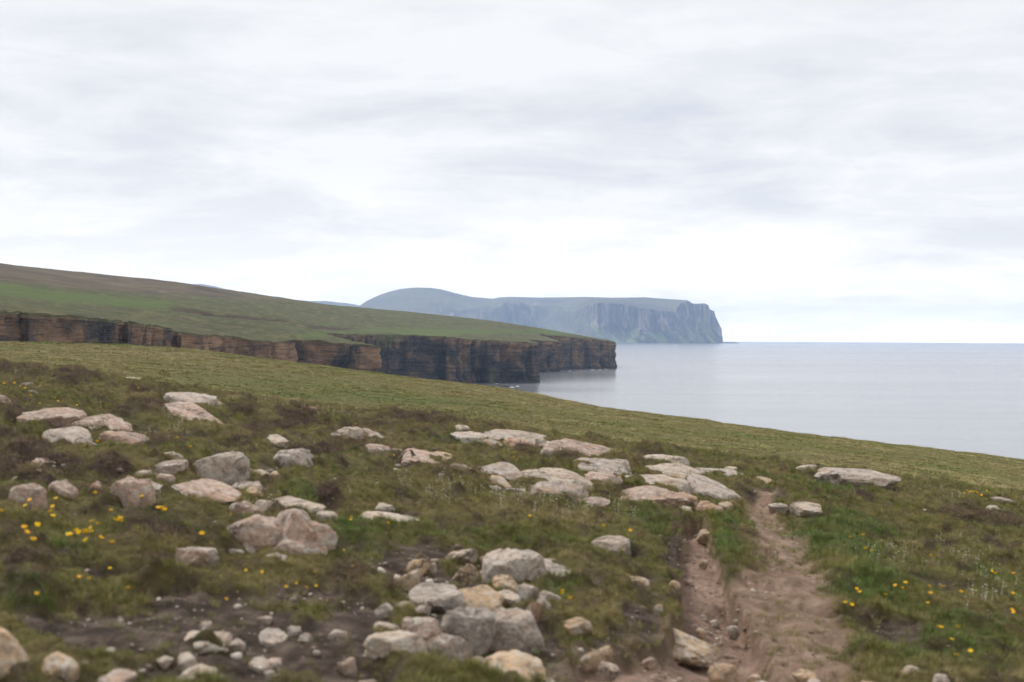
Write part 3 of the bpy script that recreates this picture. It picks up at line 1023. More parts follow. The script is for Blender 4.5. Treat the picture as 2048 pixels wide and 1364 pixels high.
# x0, y0, x1, y1 in the photo, tint, shape (b boulder, s slab), tilt in degrees (+ falls to the right), label
STONES = [
    (-10, 788, 25, 810, 'p', 'b', 4, 'pinkish rounded stone at the left picture edge beside small yellow flowers'),
    (40, 762, 65, 774, 'g', 'b', 0, 'small pointed grey stone in grass near the left end of the ridge'),
    (77, 768, 90, 775, 'g', 'b', 0, 'tiny flat grey stone right of the pointed stone on the left ridge'),
    (53, 780, 74, 792, 'g', 'b', 0, 'small squat grey stone just behind the row of yellow flowers at left'),
    (250, 754, 276, 764, 'w', 's', 8, 'pale flat stone on the left skyline of the ridge beside a heather hump'),
    (57, 820, 160, 846, 'p', 's', 3, 'left half of the long low arched slab on the left slope'),
    (148, 828, 258, 858, 'p', 's', 7, 'right half of the long low slab on the left slope, stepping down right'),
    (92, 857, 174, 881, 'g', 's', 4, 'grey wedge slab below the long arched slab at left'),
    (168, 871, 196, 888, 'p', 'b', 20, 'small pink lump at the right end of the grey wedge slab'),
    (208, 857, 291, 885, 'p', 's', 9, 'pink sloping slab right of the grey wedge slab at left'),
    (327, 901, 366, 927, 'w', 'b', 0, 'pale cream angular block standing on dark soil left of the big grey boulder'),
    (72, 911, 124, 932, 'p', 's', 18, 'pink slab edge half buried in dark heather at the left'),
    (25, 967, 98, 1021, 'p', 'b', -6, 'leftmost pink boulder of the row behind the yellow flower patch'),
    (99, 957, 153, 1007, 'p', 'b', -8, 'pink blocky boulder second from left behind the yellow flower patch'),
    (176, 970, 211, 1007, 'r', 'b', 0, 'small round reddish stone between two pink boulder groups'),
    (214, 960, 310, 1021, 'p', 'b', 0, 'large knobbly pink boulder right of the small round reddish stone'),
    (284, 958, 368, 994, 'p', 's', 18, 'tapering pink slab running right from the knobbly pink boulder'),
    (246, 944, 271, 966, 'p', 'b', 0, 'small pink knob on top left of the knobbly boulder'),
    (269, 940, 304, 962, 'p', 'b', 0, 'rounded pink stone behind the knobbly boulder, middle of three'),
    (303, 940, 345, 965, 'p', 'b', 8, 'rounded pink stone behind the knobbly boulder, rightmost of three'),
    (318, 928, 373, 952, 'd', 's', -3, 'dull brown pink block under the pale cream block'),
    (333, 786, 426, 813, 'g', 's', 6, 'upper of two grey slabs on the ridge beside the dark heather mound'),
    (424, 803, 448, 815, 'o', 's', 8, 'small tan stone trailing off the upper grey slab on the ridge'),
    (337, 807, 440, 846, 'p', 's', 12, 'lower of two grey pink slabs on the ridge beside the dark heather mound'),
    (538, 818, 553, 828, 'w', 'b', 8, 'tiny white stone on the ridge, leftmost of four in a row'),
    (561, 814, 576, 823, 'g', 'b', 0, 'tiny grey stone on the ridge, second of four in a row'),
    (583, 813, 606, 824, 'o', 'b', 0, 'small orange tan stone on the ridge, third of four in a row'),
    (611, 810, 635, 826, 'r', 'b', 0, 'small pointed reddish stone on the ridge, rightmost of four in a row'),
    (665, 849, 726, 874, 'w', 'b', 5, 'pale lichen covered rock at the upper left end of the stone ledge'),
    (722, 857, 762, 878, 'w', 's', 22, 'pale rock sloping right beside the lichen covered rock'),
    (533, 870, 574, 891, 'w', 's', 14, 'small white topped stone above the grey pyramid boulder'),
    (402, 901, 497, 962, 'g', 'b', -4, 'big grey boulder with brown underside left of the pyramid boulder'),
    (551, 895, 629, 934, 'g', 'b', 3, 'grey pyramid shaped boulder standing alone in the moor grass'),
    (504, 940, 540, 961, 'w', 's', 12, 'pale stone at the right foot of the big grey boulder'),
    (541, 942, 561, 953, 'o', 's', 0, 'small tan stone left of the moss hummock below the pyramid boulder'),
    (492, 930, 512, 947, 'o', 'b', 15, 'small tan stone pressed against the right side of the big grey boulder'),
    (361, 947, 476, 994, 'p', 's', 15, 'long pinkish slab sloping down right below the big grey boulder'),
    (471, 962, 525, 981, 'd', 's', 0, 'flat brownish stone right of the long sloping pink slab'),
    (493, 977, 523, 988, 'o', 's', 0, 'orange tan flat stone below the flat brownish stone'),
    (459, 988, 522, 1036, 'p', 'b', 18, 'grooved pinkish rock just above the largest boulder'),
    (506, 993, 551, 1020, 'w', 'b', 8, 'smooth whitish stone right of the grooved rock'),
    (556, 987, 620, 1005, 'g', 's', 2, 'thin grey lens shaped stone right of the smooth whitish stone'),
    (550, 1005, 640, 1023, 'w', 's', 3, 'flat pale slab flush with the turf right of the smooth whitish stone'),
    (636, 1020, 673, 1037, 'w', 's', 4, 'low pale stone right of the flat pale slab in short grass'),
    (418, 1077, 456, 1095, 'g', 's', 10, 'narrow grey stone under the left beak of the largest boulder'),
    (456, 1090, 507, 1112, 'g', 's', 14, 'narrow pale stone under the overhang of the largest boulder'),
    (526, 1114, 566, 1136, 'g', 's', 12, 'small pale stone at the front foot of the largest boulder'),
    (352, 1091, 430, 1132, 'g', 'b', 3, 'smooth grey pink boulder left of the largest boulder with an orange flower behind'),
    (350, 1264, 447, 1299, 'w', 's', -8, 'pale elongated stone on dark soil in the lower left'),
    (399, 1237, 423, 1254, 'w', 'b', 0, 'small white pebble on dark soil above the elongated stone'),
    (359, 1304, 394, 1324, 'w', 's', 0, 'small pale stone between the elongated stone and the wedge stone'),
    (364, 1315, 432, 1356, 'w', 's', -14, 'pale wedge stone with dark underside near the bottom left'),
    (463, 1270, 490, 1284, 'g', 's', -6, 'small grey stone right of the pale elongated stone'),
    (523, 1247, 575, 1275, 'g', 's', 16, 'grey flat stone sloping right in the dark soil, lower left centre'),
    (656, 1257, 694, 1286, 'g', 'b', -8, 'grey angular stone left of the lower stone pile'),
    (684, 1294, 715, 1331, 'w', 'b', -25, 'pale upright stone left of the white loaf shaped boulder'),
    (501, 1308, 542, 1332, 'g', 's', 8, 'pale broken stone in the soil at bottom left centre'),
    (550, 1340, 572, 1356, 'r', 'b', 0, 'small orange stone near the bottom edge left of centre'),
    (717, 1343, 755, 1380, 'w', 'b', 0, 'pale stone cut by the bottom edge below the white loaf shaped boulder'),
    (-60, 1252, 75, 1360, 'o', 'b', 14, 'large tan boulder at the bottom left corner'),
    (77, 1292, 144, 1366, 'o', 'b', 24, 'tan boulder split off right of the bottom left corner boulder'),
    (153, 1322, 181, 1342, 'w', 'b', 0, 'small cream stone right of the split tan boulder'),
    (242, 1119, 280, 1141, 'w', 's', -22, 'small pale stone sunk in turf below the yellow flower patch'),
    (234, 1232, 248, 1246, 'o', 'b', 0, 'tiny tan pebble under the dark peat bank at left'),
    (209, 1296, 231, 1311, 'g', 's', 0, 'small dull stone on black peat at lower left'),
    (315, 1301, 343, 1316, 'w', 's', -8, 'small pale stone left of the pale wedge stone'),
    (198, 1338, 258, 1375, 'p', 's', 6, 'pinkish flat stone at the bottom edge right of the tan boulders'),
    (734, 890, 779, 909, 'p', 's', 8, 'pink slab at the left of the stepped stone ledge'),
    (783, 884, 818, 903, 'o', 'b', 16, 'tan stone on the stepped ledge right of the pink slab'),
    (813, 893, 832, 906, 'o', 'b', 0, 'small tan stone at the upper middle of the stepped ledge'),
    (806, 902, 907, 938, 'p', 's', 13, 'long pink slab in the middle of the stepped ledge'),
    (903, 929, 956, 958, 'p', 's', 22, 'dull pink slab end sloping into the heather hump'),
    (865, 900, 909, 919, 'o', 'b', 9, 'tan rock with white top behind the long pink slab'),
    (895, 910, 945, 932, 'o', 's', 18, 'brown tan rock right of the white topped rock on the ledge'),
    (754, 996, 789, 1015, 'w', 'b', 6, 'white block stone in grass left of centre'),
    (729, 1014, 842, 1039, 'w', 's', 8, 'thin pale slab strip below the white block stone'),
    (684, 960, 718, 969, 'w', 's', -4, 'thin pale stone sliver in grass below the stepped ledge'),
    (901, 853, 935, 867, 'w', 's', 6, 'white topped stone among heather at the left of the ridge outcrop'),
    (907, 868, 966, 883, 'g', 's', 6, 'grey slab in front of the white topped stone on the ridge outcrop'),
    (955, 876, 1002, 891, 'g', 'b', 4, 'grey rounded rock at the end of the grey slab on the ridge outcrop'),
    (960, 865, 1022, 878, 'g', 's', 4, 'narrow grey slab in the middle of the ridge outcrop'),
    (1013, 871, 1068, 893, 'r', 's', 14, 'orange stained rock in the middle of the ridge outcrop'),
    (990, 852, 1110, 882, 'w', 's', 12, 'pale crest slab along the top left of the ridge outcrop'),
    (1095, 874, 1245, 917, 'p', 's', 15, 'long thin pink slab falling right from the ridge outcrop'),
    (1067, 874, 1096, 898, 'g', 'b', 0, 'round grey knob in the front face of the ridge outcrop, left one'),
    (1094, 878, 1128, 902, 'g', 'b', 8, 'round grey knob in the front face of the ridge outcrop, right one'),
    (1082, 896, 1110, 915, 'g', 'b', 0, 'grey stone in the turf below the left knob of the ridge outcrop'),
    (1116, 901, 1149, 917, 'g', 'b', 0, 'grey stone in the turf below the right knob of the ridge outcrop'),
    (946, 931, 1046, 957, 'g', 's', 3, 'broad grey slab with brown right edge at the left of the central pavement'),
    (975, 949, 1020, 972, 'o', 's', 14, 'tan stone below the left slab of the central pavement'),
    (968, 968, 1008, 984, 'd', 'b', 0, 'dull low stone in grass below the central pavement, left of two'),
    (1012, 970, 1051, 985, 'g', 'b', 4, 'dull low stone in grass below the central pavement, right of two'),
    (1038, 942, 1177, 972, 'w', 's', 5, 'broad pale slab second from left in the central pavement'),
    (1073, 964, 1166, 996, 'g', 's', 5, 'grey lower step of the second pavement slab'),
    (1146, 934, 1250, 954, 'g', 's', 2, 'upper grey slab of the central pavement left of the heather tuft'),
    (1172, 946, 1235, 968, 'p', 's', 3, 'brownish slab under the upper grey slab of the central pavement'),
    (1247, 950, 1368, 979, 'w', 's', 4, 'large whitish slab in the middle of the central pavement'),
    (1244, 976, 1360, 1001, 'p', 's', 3, 'flat pinkish front slab of the central pavement'),
    (1353, 982, 1390, 1004, 'r', 's', 14, 'red brown stone at the right end of the flat pinkish front slab'),
    (1288, 938, 1402, 964, 'w', 's', 4, 'upper right pale slab of the central pavement'),
    (1378, 944, 1469, 989, 'g', 's', 20, 'long grey slab falling right at the end of the central pavement'),
    (1399, 955, 1428, 970, 'g', 'b', 10, 'small grey block on the long falling slab of the pavement'),
    (1293, 915, 1358, 934, 'g', 's', 5, 'pale stone in front of the grey boulder beside the heather mound on the skyline'),
    (1331, 907, 1378, 936, 'g', 'b', 10, 'grey boulder beside the dark heather mound on the ridge skyline'),
    (1450, 933, 1472, 941, 'w', 's', 0, 'tiny white stone on the ridge right of the skyline boulder'),
    (1382, 931, 1482, 954, 'g', 's', 11, 'thin grey stone strip in turf right of the skyline boulder'),
    (1163, 996, 1213, 1010, 'd', 's', 5, 'dull stone under the grass hump in front of the pavement'),
    (1150, 995, 1164, 1006, 'o', 'b', 0, 'tiny orange stone left of the grass hump in front of the pavement'),
    (1237, 985, 1256, 1004, 'o', 'b', 25, 'small tan upright stone right of the grass hump in front of the pavement'),
    (1396, 996, 1440, 1015, 'r', 's', 10, 'red brown stone just above the head of the left track'),
    (1360, 1005, 1383, 1014, 'o', 's', 0, 'small tan stone at the head of the left track'),
    (1439, 998, 1464, 1008, 'o', 's', 6, 'small tan stone right of the red brown stone above the tracks'),
    (892, 1078, 955, 1117, 'w', 'b', -16, 'pale bent stone on dark soil above the great slab'),
    (908, 1108, 944, 1144, 'o', 'b', 35, 'narrow tan stone hanging below the pale bent stone'),
    (816, 1104, 856, 1130, 'o', 'b', 0, 'tan block stone on dark soil left of the bent stone'),
    (858, 1115, 873, 1129, 'w', 'b', 0, 'tiny pale pebble right of the tan block stone'),
    (788, 1119, 830, 1162, 'o', 'b', 42, 'narrow tan stone lying aslant left of the tan block stone'),
    (974, 1098, 1075, 1156, 'g', 's', 4, 'left dome of the great grey slab right of the bent stone'),
    (1044, 1112, 1207, 1168, 'g', 's', 14, 'long right arm of the great grey slab sloping down right'),
    (965, 1100, 994, 1119, 'd', 's', -6, 'small dull stone at the upper left of the great grey slab'),
    (987, 1146, 1036, 1172, 'o', 's', 8, 'tan broken stone under the left end of the great grey slab'),
    (1028, 1155, 1073, 1190, 'g', 'b', 6, 'grey rounded stone under the middle of the great grey slab'),
    (991, 1174, 1036, 1194, 'w', 's', 6, 'pale lens shaped stone above the lower stone pile'),
    (826, 1163, 930, 1205, 'g', 's', 2, 'upper left grey slab of the lower stone pile'),
    (888, 1165, 995, 1214, 'o', 's', 10, 'upper tan and orange slab of the lower stone pile'),
    (818, 1183, 857, 1216, 'w', 'b', 12, 'pale jagged stone at the upper left of the lower stone pile'),
    (793, 1199, 830, 1226, 'w', 'b', -12, 'small pale stone at the left of the lower stone pile'),
    (751, 1211, 813, 1246, 'g', 'b', 10, 'grey angular stone at the left tip of the lower stone pile'),
    (750, 1236, 791, 1270, 'w', 's', 22, 'pale flake stone at the left foot of the lower stone pile'),
    (797, 1226, 884, 1282, 'p', 'b', -4, 'pinkish grey rounded boulder in the left of the lower stone pile'),
    (878, 1196, 979, 1280, 'g', 'b', 10, 'tall grey boulder in the middle of the lower stone pile'),
    (962, 1207, 1081, 1283, 'g', 'b', 4, 'broad grey block with tan right corner at the right of the lower stone pile'),
    (1051, 1187, 1076, 1226, 'r', 'b', 10, 'narrow orange stone behind the broad grey block of the pile'),
    (1066, 1186, 1099, 1218, 'g', 'b', 14, 'grey stone right behind the broad grey block of the pile'),
    (1078, 1170, 1122, 1198, 'w', 'b', 18, 'pale angular stone beside two yellow flowers right of the pile'),
    (848, 1250, 936, 1324, 'd', 'b', 10, 'dark sided grey block at the front of the lower stone pile'),
    (732, 1280, 847, 1337, 'w', 'b', 2, 'white loaf shaped boulder at the front left of the lower stone pile'),
    (1130, 1212, 1185, 1260, 'o', 'b', 22, 'tan stone on the grassy bank edge left of the track'),
    (1160, 1250, 1191, 1302, 'o', 'b', 60, 'narrow tan stone standing in the bank above the dark hollow'),
    (977, 1291, 1080, 1352, 'o', 's', 14, 'tan slab sloping right below the broad grey block'),
    (976, 1316, 1066, 1385, 'o', 's', 22, 'tan slab at the bottom edge in front of the stone pile'),
    (1066, 1342, 1109, 1362, 'p', 's', 6, 'pink flat stone near the bottom edge right of the tan slab'),
    (940, 1305, 973, 1327, 'w', 's', 10, 'small pale stone between the front blocks of the lower pile'),
    (1188, 1081, 1255, 1111, 'w', 's', 4, 'white pointed slab on a turf shelf left of the track'),
    (1251, 1151, 1296, 1177, 'o', 'b', 4, 'tan rounded stone in turf left of the track'),
    (1338, 1155, 1358, 1174, 'o', 'b', 20, 'small tan stone in the left wall of the track'),
    (1319, 1202, 1434, 1248, 'o', 's', 11, 'big flat tan slab lying across the left track'),
    (1309, 1196, 1325, 1210, 'w', 'b', 0, 'tiny pale pebble at the upper left corner of the flat tan slab'),
    (1396, 1046, 1421, 1060, 'o', 's', -6, 'tan pebble near the top of the left track'),
    (1399, 1106, 1415, 1116, 'o', 'b', 0, 'small tan pebble half way down the left track'),
    (1456, 1190, 1478, 1206, 'w', 'b', 0, 'pale pebble at the right edge of the left track'),
    (1393, 1201, 1411, 1216, 'o', 'b', 10, 'small pebble behind the flat tan slab on the track'),
    (1418, 1280, 1476, 1311, 'o', 'b', 4, 'round tan stone in the middle of the dirt track'),
    (1494, 1299, 1522, 1316, 'o', 'b', 4, 'small tan stone right of the round tan stone on the track'),
    (1500, 1322, 1541, 1347, 'd', 'b', 0, 'dark brown stone on the dirt near the bottom'),
    (1591, 1322, 1630, 1343, 'o', 's', -8, 'tan flat stone on dirt at the bottom right of the tracks'),
    (1611, 1341, 1642, 1360, 'g', 's', 4, 'grey stone at the bottom edge right of the tracks'),
    (1714, 1343, 1768, 1385, 'o', 'b', 8, 'cream orange stone cut by the bottom edge at right'),
    (1340, 1341, 1386, 1380, 'o', 'b', 6, 'brown tan stone cut by the bottom edge in the track'),
    (1287, 1278, 1310, 1293, 'p', 'b', 0, 'small pink pebble at the left of the dirt track'),
    (1200, 1340, 1325, 1380, 'p', 's', 8, 'long pale slab at the bottom edge left of the track'),
    (1202, 1294, 1233, 1318, 'w', 's', 20, 'small pale stone at the foot of the dark hollow'),
    (1802, 1327, 1836, 1356, 'w', 'b', 8, 'cream upright stone in grass at the lower right'),
    (1865, 1352, 1897, 1380, 'g', 'b', 0, 'grey stone cut by the bottom edge at the right'),
    (1632, 932, 1784, 976, 'g', 'b', 3, 'long humped grey boulder on the skyline of the ridge at right'),
    (1597, 929, 1633, 946, 'w', 'b', -10, 'small angular pale stone left of the long humped boulder'),
    (1539, 1005, 1575, 1017, 'w', 's', 0, 'pale flat stone beside the right track, left of two'),
    (1586, 1007, 1640, 1028, 'w', 's', 6, 'pale flat stone beside the right track, right of two'),
    (1519, 958, 1564, 975, 'o', 's', 14, 'tan stone with dark underside at the far end of the track'),
    (1976, 997, 2024, 1018, 'd', 'b', 2, 'dull purple grey stone among flowers at the right edge'),
    (1978, 1020, 2014, 1032, 'g', 's', 4, 'flat grey stone below the purple grey stone at the right edge'),
    (600, 1270, 623, 1284, 'g', 's', 0, 'small grey stone right of the grey flat stone in dark soil'),
    (575, 1255, 600, 1271, 'g', 's', 0, 'dull small stone next to the grey flat stone in dark soil'),
    (516, 1228, 542, 1240, 'd', 's', 6, 'small dull stone above the grey flat stone in dark soil'),
    (533, 1303, 561, 1322, 'p', 's', 6, 'small pinkish stone beside the broken stone at bottom left centre'),
    (529, 1334, 549, 1350, 'w', 'b', 0, 'small cream pebble left of the orange stone near the bottom edge'),
    (1331, 938, 1358, 946, 'r', 's', 3, 'small orange brown flake lying on the upper right pavement slab'),
    (1345, 945, 1358, 954, 'o', 'b', 0, 'tiny yellowish stone below the orange flake on the pavement'),
]
FOOT = []


def place_stone(i, e):
    x0, y0, x1, y1, tint, shp, tilt, label = e
    cxp = (x0 + x1) / 2
    g = hit(cxp, y1 - 0.06 * (y1 - y0))
    d = g[1]
    W = (x1 - x0) * d / FPX
    Ha = (y1 - y0) * d / FPX
    s = max(0.03, (y1 - 671.0) / FPX)
    ti = math.radians(tilt)
    eff = max(Ha - 0.75 * W * math.tan(abs(ti)), 0.42 * Ha) if abs(tilt) < 35 else Ha
    if shp == 's':
        L = min(1.0 * W, 0.75 * eff / s, 1.6)
        L = max(L, 0.35 * W)
        H = max(eff - 0.75 * L * s, 0.38 * eff)
    else:
        L = min(0.8 * W, 0.6 * eff / s)
        L = max(L, 0.5 * W)
        H = max(eff - 0.45 * L * s, 0.5 * eff)
    H *= 1.3 if shp == 's' else 1.14
    W *= 1.16
    L *= 1.12
    if shp == 's':
        W *= 1.1
        L *= 1.2
        H *= 1.1
    c = np.array([g[0] * (d + 0.42 * L) / d, d + 0.42 * L])
    # ground under the stone
    qx = c[0] + np.array([-0.3, 0, 0.3, 0, 0]) * W
    qy = c[1] + np.array([0, -0.4, 0, 0.3, 0]) * L
    z = float(np.median(g_full(qx, qy)))
    zline = EYE + ray(cxp, y1)[2] * (c[1] - 0.4 * L)      # sight line to the foot of the stone
    z = 0.45 * z + 0.55 * min(max(zline, z - 0.15), z + 0.15) - (0.06 if W > 0.28 else 0.2) * H
    if x1 - x0 > 45:
        dirs, fc = ICO4, ICO4F
    else:
        dirs, fc = ICO3, ICO3F
    seed = 100 + i * 3
    p = rock_pts(W / max(math.cos(ti), 0.75) if abs(tilt) < 35 else W, L, H, seed, 150.0 if shp == 's' else 110.0, shp == 's', 1.0, dirs)
    me = mesh_from('stone', p, fc, True)
    me.set_sharp_from_angle(angle=math.radians(17))
    nm = 'flat_rock' if shp == 's' else ('boulder' if W > 0.28 else 'stone')
    o = link(nm, me, M_ROCK, label=label, cat={'flat_rock': 'flat rock'}.get(nm, nm), group='weathered stones strewn over the moor', loc=(c[0], c[1], z))
    o.rotation_euler = (math.radians(rng.uniform(5, 12) if shp == 's' else rng.uniform(-4, 6)), ti, math.radians(rng.uniform(-10, 10)) if abs(tilt) < 10 else 0)
    k = rng.uniform(0.82, 1.14)
    o.color = tuple(v * k for v in TINT[tint]) + (1,)
    FOOT.append((c[0], c[1], W / 2, L / 2))


for i, e in enumerate(STONES):
    place_stone(i, e)

# the largest boulder: a humped mass with a beak to the left and a low shelf in front
lumps = [(500, 1024, 640, 1118, 4, 0.9), (418, 1046, 560, 1098, 14, 0.6), (545, 1046, 659, 1132, 20, 0.7), (520, 1082, 655, 1131, 3, 0.5)]
vs, fs, n0 = [], [], 0
org = hit(560, 1125)
oz = float(g_full(np.array([org[0]]), np.array([org[1] + 0.2]))[0])
for k, (x0, y0, x1, y1, tilt, lf) in enumerate(lumps):
    g = hit((x0 + x1) / 2, 1124)
    d = org[1]
    W, Ha = (x1 - x0) * d / FPX, (y1 - y0) * d / FPX
    s = (y1 - 671) / FPX
    L = lf * W
    H = Ha * 0.92
    p = rock_pts(W, L, H, 3000 + k, 40.0, False, 1.2)
    ti = math.radians(tilt)
    p = p @ np.array([[math.cos(ti), 0, -math.sin(ti)], [0, 1, 0], [math.sin(ti), 0, math.cos(ti)]])
    base = EYE + ray((x0 + x1) / 2, y1)[2] * d
    p += np.array([ray((x0 + x1) / 2, y1)[0] * d - org[0], [0.36, 0.34, 0.30, 0.16][k], base - oz + (0.02 if k == 1 else 0.0)])
    vs.append(p)
    fs.append(ICO4F + n0)
    n0 += len(p)
me = mesh_from('boulder', np.concatenate(vs), np.concatenate(fs), True)
me.set_sharp_from_angle(angle=math.radians(17))
o = link('boulder', me, M_ROCK, label='largest boulder, humped pinkish grey with a beak to the left, moss in its hollow', cat='boulder',
         group='weathered stones strewn over the moor', loc=(org[0], org[1], oz))
o.color = (1.04, 0.90, 0.83, 1)
FOOT.append((org[0], org[1] + 0.35, 0.45, 0.35))
FOOT = np.array(FOOT)

# ------------------------------------------------------------------ scattered plants
def leaf_mat(name, stops, rough=0.7, transl=0.25):
    m, t, b = new_mat(name, rough, 0.15)
    tone = attr(t, 'tone', 'INSTANCER')
    rnd = t.new('ShaderNodeObjectInfo').outputs['Random']
    f = t.math('ADD', tone, t.math('MULTIPLY', t.math('SUBTRACT', rnd, 0.5), 0.28), clamp=True)
    c = t.ramp(f, stops)
    c = t.mix(1.0, c, t.ramp(t.math('FRACT', t.math('MULTIPLY', rnd, 7.3)), [(0.0, 0.55), (1.0, 1.4)]), 'MULTIPLY')
    t.l.new(c, b.inputs['Base Color'])
    return m


M_GRASS = leaf_mat('grass_blade', [(0.0, (0.40, 0.325, 0.185)), (0.25, (0.285, 0.240, 0.095)), (0.5, (0.200, 0.195, 0.058)), (0.8, (0.152, 0.190, 0.050)), (1.0, (0.125, 0.190, 0.054))])
M_HEATH = leaf_mat('heather_twig', [(0.0, (0.105, 0.070, 0.055)), (0.35, (0.175, 0.122, 0.090)), (0.6, (0.205, 0.155, 0.080)), (1.0, (0.185, 0.170, 0.062))])
M_PEB = leaf_mat('gravel_stone', [(0.0, (0.19, 0.135, 0.105)), (0.5, (0.30, 0.235, 0.19)), (1.0, (0.48, 0.42, 0.36))])
M_WHITE, _t, _b = new_mat('white_petal', 0.7, 0.2)
_b.inputs['Base Color'].default_value = (0.70, 0.66, 0.55, 1)
M_YEL, _t, _b = new_mat('yellow_petal', 0.6, 0.2)
_t.l.new(_t.mix(_t.new('ShaderNodeObjectInfo').outputs['Random'], (0.84, 0.44, 0.008), (0.86, 0.58, 0.012)), _b.inputs['Base Color'])
M_STEM, _t, _b = new_mat('flower_stem', 0.7, 0.2)
_b.inputs['Base Color'].default_value = (0.10, 0.14, 0.04, 1)


def blades(n, h, spread, wid, seed, droop=0.5):
    r = np.random.default_rng(seed)
    V, F = [], []
    for k in range(n):
        a = r.uniform(0, 2 * np.pi)
        rad_ = spread * math.sqrt(r.uniform(0, 1))
        bx, by = rad_ * math.cos(a), rad_ * math.sin(a)
        ln = h * r.uniform(0.55, 1.15)
        la = a + r.uniform(-0.9, 0.9)
        lean = r.uniform(0.1, droop) + 0.5 * rad_ / max(spread, 1e-6) * droop
        wx, wy = -math.sin(la) * wid / 2, math.cos(la) * wid / 2
        dx, dy = math.cos(la), math.sin(la)
        i0 = len(V)
        for s, ww in ((0.0, 1.0), (0.5, 0.8)):
            ox = ln * lean * s * s
            z = ln * s * (1 - 0.25 * lean * s)
            V += [(bx + dx * ox - wx * ww, by + dy * ox - wy * ww, z - 0.012), (bx + dx * ox + wx * ww, by + dy * ox + wy * ww, z - 0.012)]
        V.append((bx + dx * ln * lean, by + dy * ln * lean, ln * (1 - 0.25 * lean)))
        F += [(i0, i0 + 1, i0 + 3), (i0, i0 + 3, i0 + 2), (i0 + 2, i0 + 3, i0 + 4)]
    return V, F


def proto(coll, name, V, F, mat):
    me = mesh_from(name, V, F, True)
    me.materials.append(mat)
    o = bpy.data.objects.new(name, me)
    coll.objects.link(o)


def scatter(name, coll, P, rotz, tilt, scl, kind, tone, label, cat):
    me = bpy.data.meshes.new(name)
    me.vertices.add(len(P))
    me.vertices.foreach_set('co', np.asarray(P, np.float32).ravel())
    r = np.zeros((len(P), 3), np.float32)
    r[:, 0], r[:, 1], r[:, 2] = tilt[:, 0], tilt[:, 1], rotz
    a = me.attributes.new('rot', 'FLOAT_VECTOR', 'POINT')
    a.data.foreach_set('vector', r.ravel())
    fattr(me, 'scl', scl)
    fattr(me, 'tone', tone)
    a = me.attributes.new('kind', 'INT', 'POINT')
    a.data.foreach_set('value', np.asarray(kind, np.int32))
    o = link(name, me, label=label, cat=cat, kind='stuff')
    ng = bpy.data.node_groups.new(name + '_spread', 'GeometryNodeTree')
    ng.interface.new_socket('Geometry', in_out='INPUT', socket_type='NodeSocketGeometry')
    ng.interface.new_socket('Geometry', in_out='OUTPUT', socket_type='NodeSocketGeometry')
    N, Lk = ng.nodes, ng.links
    gi, go = N.new('NodeGroupInput'), N.new('NodeGroupOutput')
    iop = N.new('GeometryNodeInstanceOnPoints')
    mtp = N.new('GeometryNodeMeshToPoints')
    ci = N.new('GeometryNodeCollectionInfo')
    ci.inputs['Collection'].default_value = coll
    ci.inputs['Separate Children'].default_value = True
    ci.inputs['Reset Children'].default_value = True

    def na(nm, ty):
        n = N.new('GeometryNodeInputNamedAttribute')
        n.data_type = ty
        n.inputs[0].default_value = nm
        return n.outputs[0]
    Lk.new(gi.outputs[0], mtp.inputs[0])
    Lk.new(mtp.outputs[0], iop.inputs['Points'])
    Lk.new(ci.outputs[0], iop.inputs['Instance'])
    iop.inputs['Pick Instance'].default_value = True
    Lk.new(na('kind', 'INT'), iop.inputs['Instance Index'])
    Lk.new(na('rot', 'FLOAT_VECTOR'), iop.inputs['Rotation'])
    Lk.new(na('scl', 'FLOAT'), iop.inputs['Scale'])
    Lk.new(iop.outputs[0], go.inputs[0])
    md = o.modifiers.new('spread', 'NODES')
    md.node_group = ng
    return o


def cand(n, r0, r1, half=24.0, seed=0, power=1.0):
    r = np.random.default_rng(seed)
    rr = r0 + (r1 - r0) * r.uniform(0, 1, n) ** power
    th = np.radians(r.uniform(-half, half, n))
    return rr * np.sin(th), rr * np.cos(th), r


def clear_of_stones(x, y, k=0.82):
    ok = np.ones(len(x), bool)
    for (a, b, ww, ll) in FOOT:
        ok &= ((x - a) / (ww * k)) ** 2 + ((y - b) / (ll * k)) ** 2 > 1.0
    return ok


# grass
gc = bpy.data.collections.new('grass_tufts')
for k in range(4):
    proto(gc, 'tuft_%d' % k, *blades(26, 0.075, 0.055, 0.0042, 300 + k, 0.7), M_GRASS)
for k in range(2):
    proto(gc, 'tuft_%d' % (4 + k), *blades(22, 0.13, 0.04, 0.0036, 310 + k, 0.6), M_GRASS)
x, y, r = cand(125000, 4.4, 33.0, 25, 1, 1.1)
ex_, ey_ = [], []
for (a_, b_, c_, d_) in FOOT:                        # turf growing up against the stones
    n_ = int(4 + 60 * (c_ + d_))
    th_ = r.uniform(0, 6.28, n_)
    q_ = r.uniform(0.88, 1.12, n_)
    ex_.append(a_ + c_ * q_ * np.cos(th_))
    ey_.append(b_ + d_ * q_ * np.sin(th_))
x, y = np.r_[x, np.concatenate(ex_)], np.r_[y, np.concatenate(ey_)]
mk = masks(x, y)
dens = 1.0 - 0.72 * mk['heather'] - 0.90 * mk['soil']
dens = dens * (1 - 0.985 * mk['t0']) * (1 - 0.88 * mk['t1'])
bare = sstep(0.25, 0.6, fbm2(x * 0.9, y * 0.8, 3, 121)) * 0.55
dens = dens * (1 - bare)
ok = (r.uniform(0, 1, len(x)) < dens) & clear_of_stones(x, y)
x, y = x[ok], y[ok]
mk = {k: v[ok] for k, v in mk.items()}
z = g_full(x, y, mk)
R_ = np.hypot(x, y)
tone = 0.40 + 0.40 * fbm2(x * 0.7, y * 0.6, 3, 131) + 0.12 * fbm2(x * 4, y * 4, 2, 132) + 0.38 * mk['lush'] + 0.08 * sstep(0, 4, x)
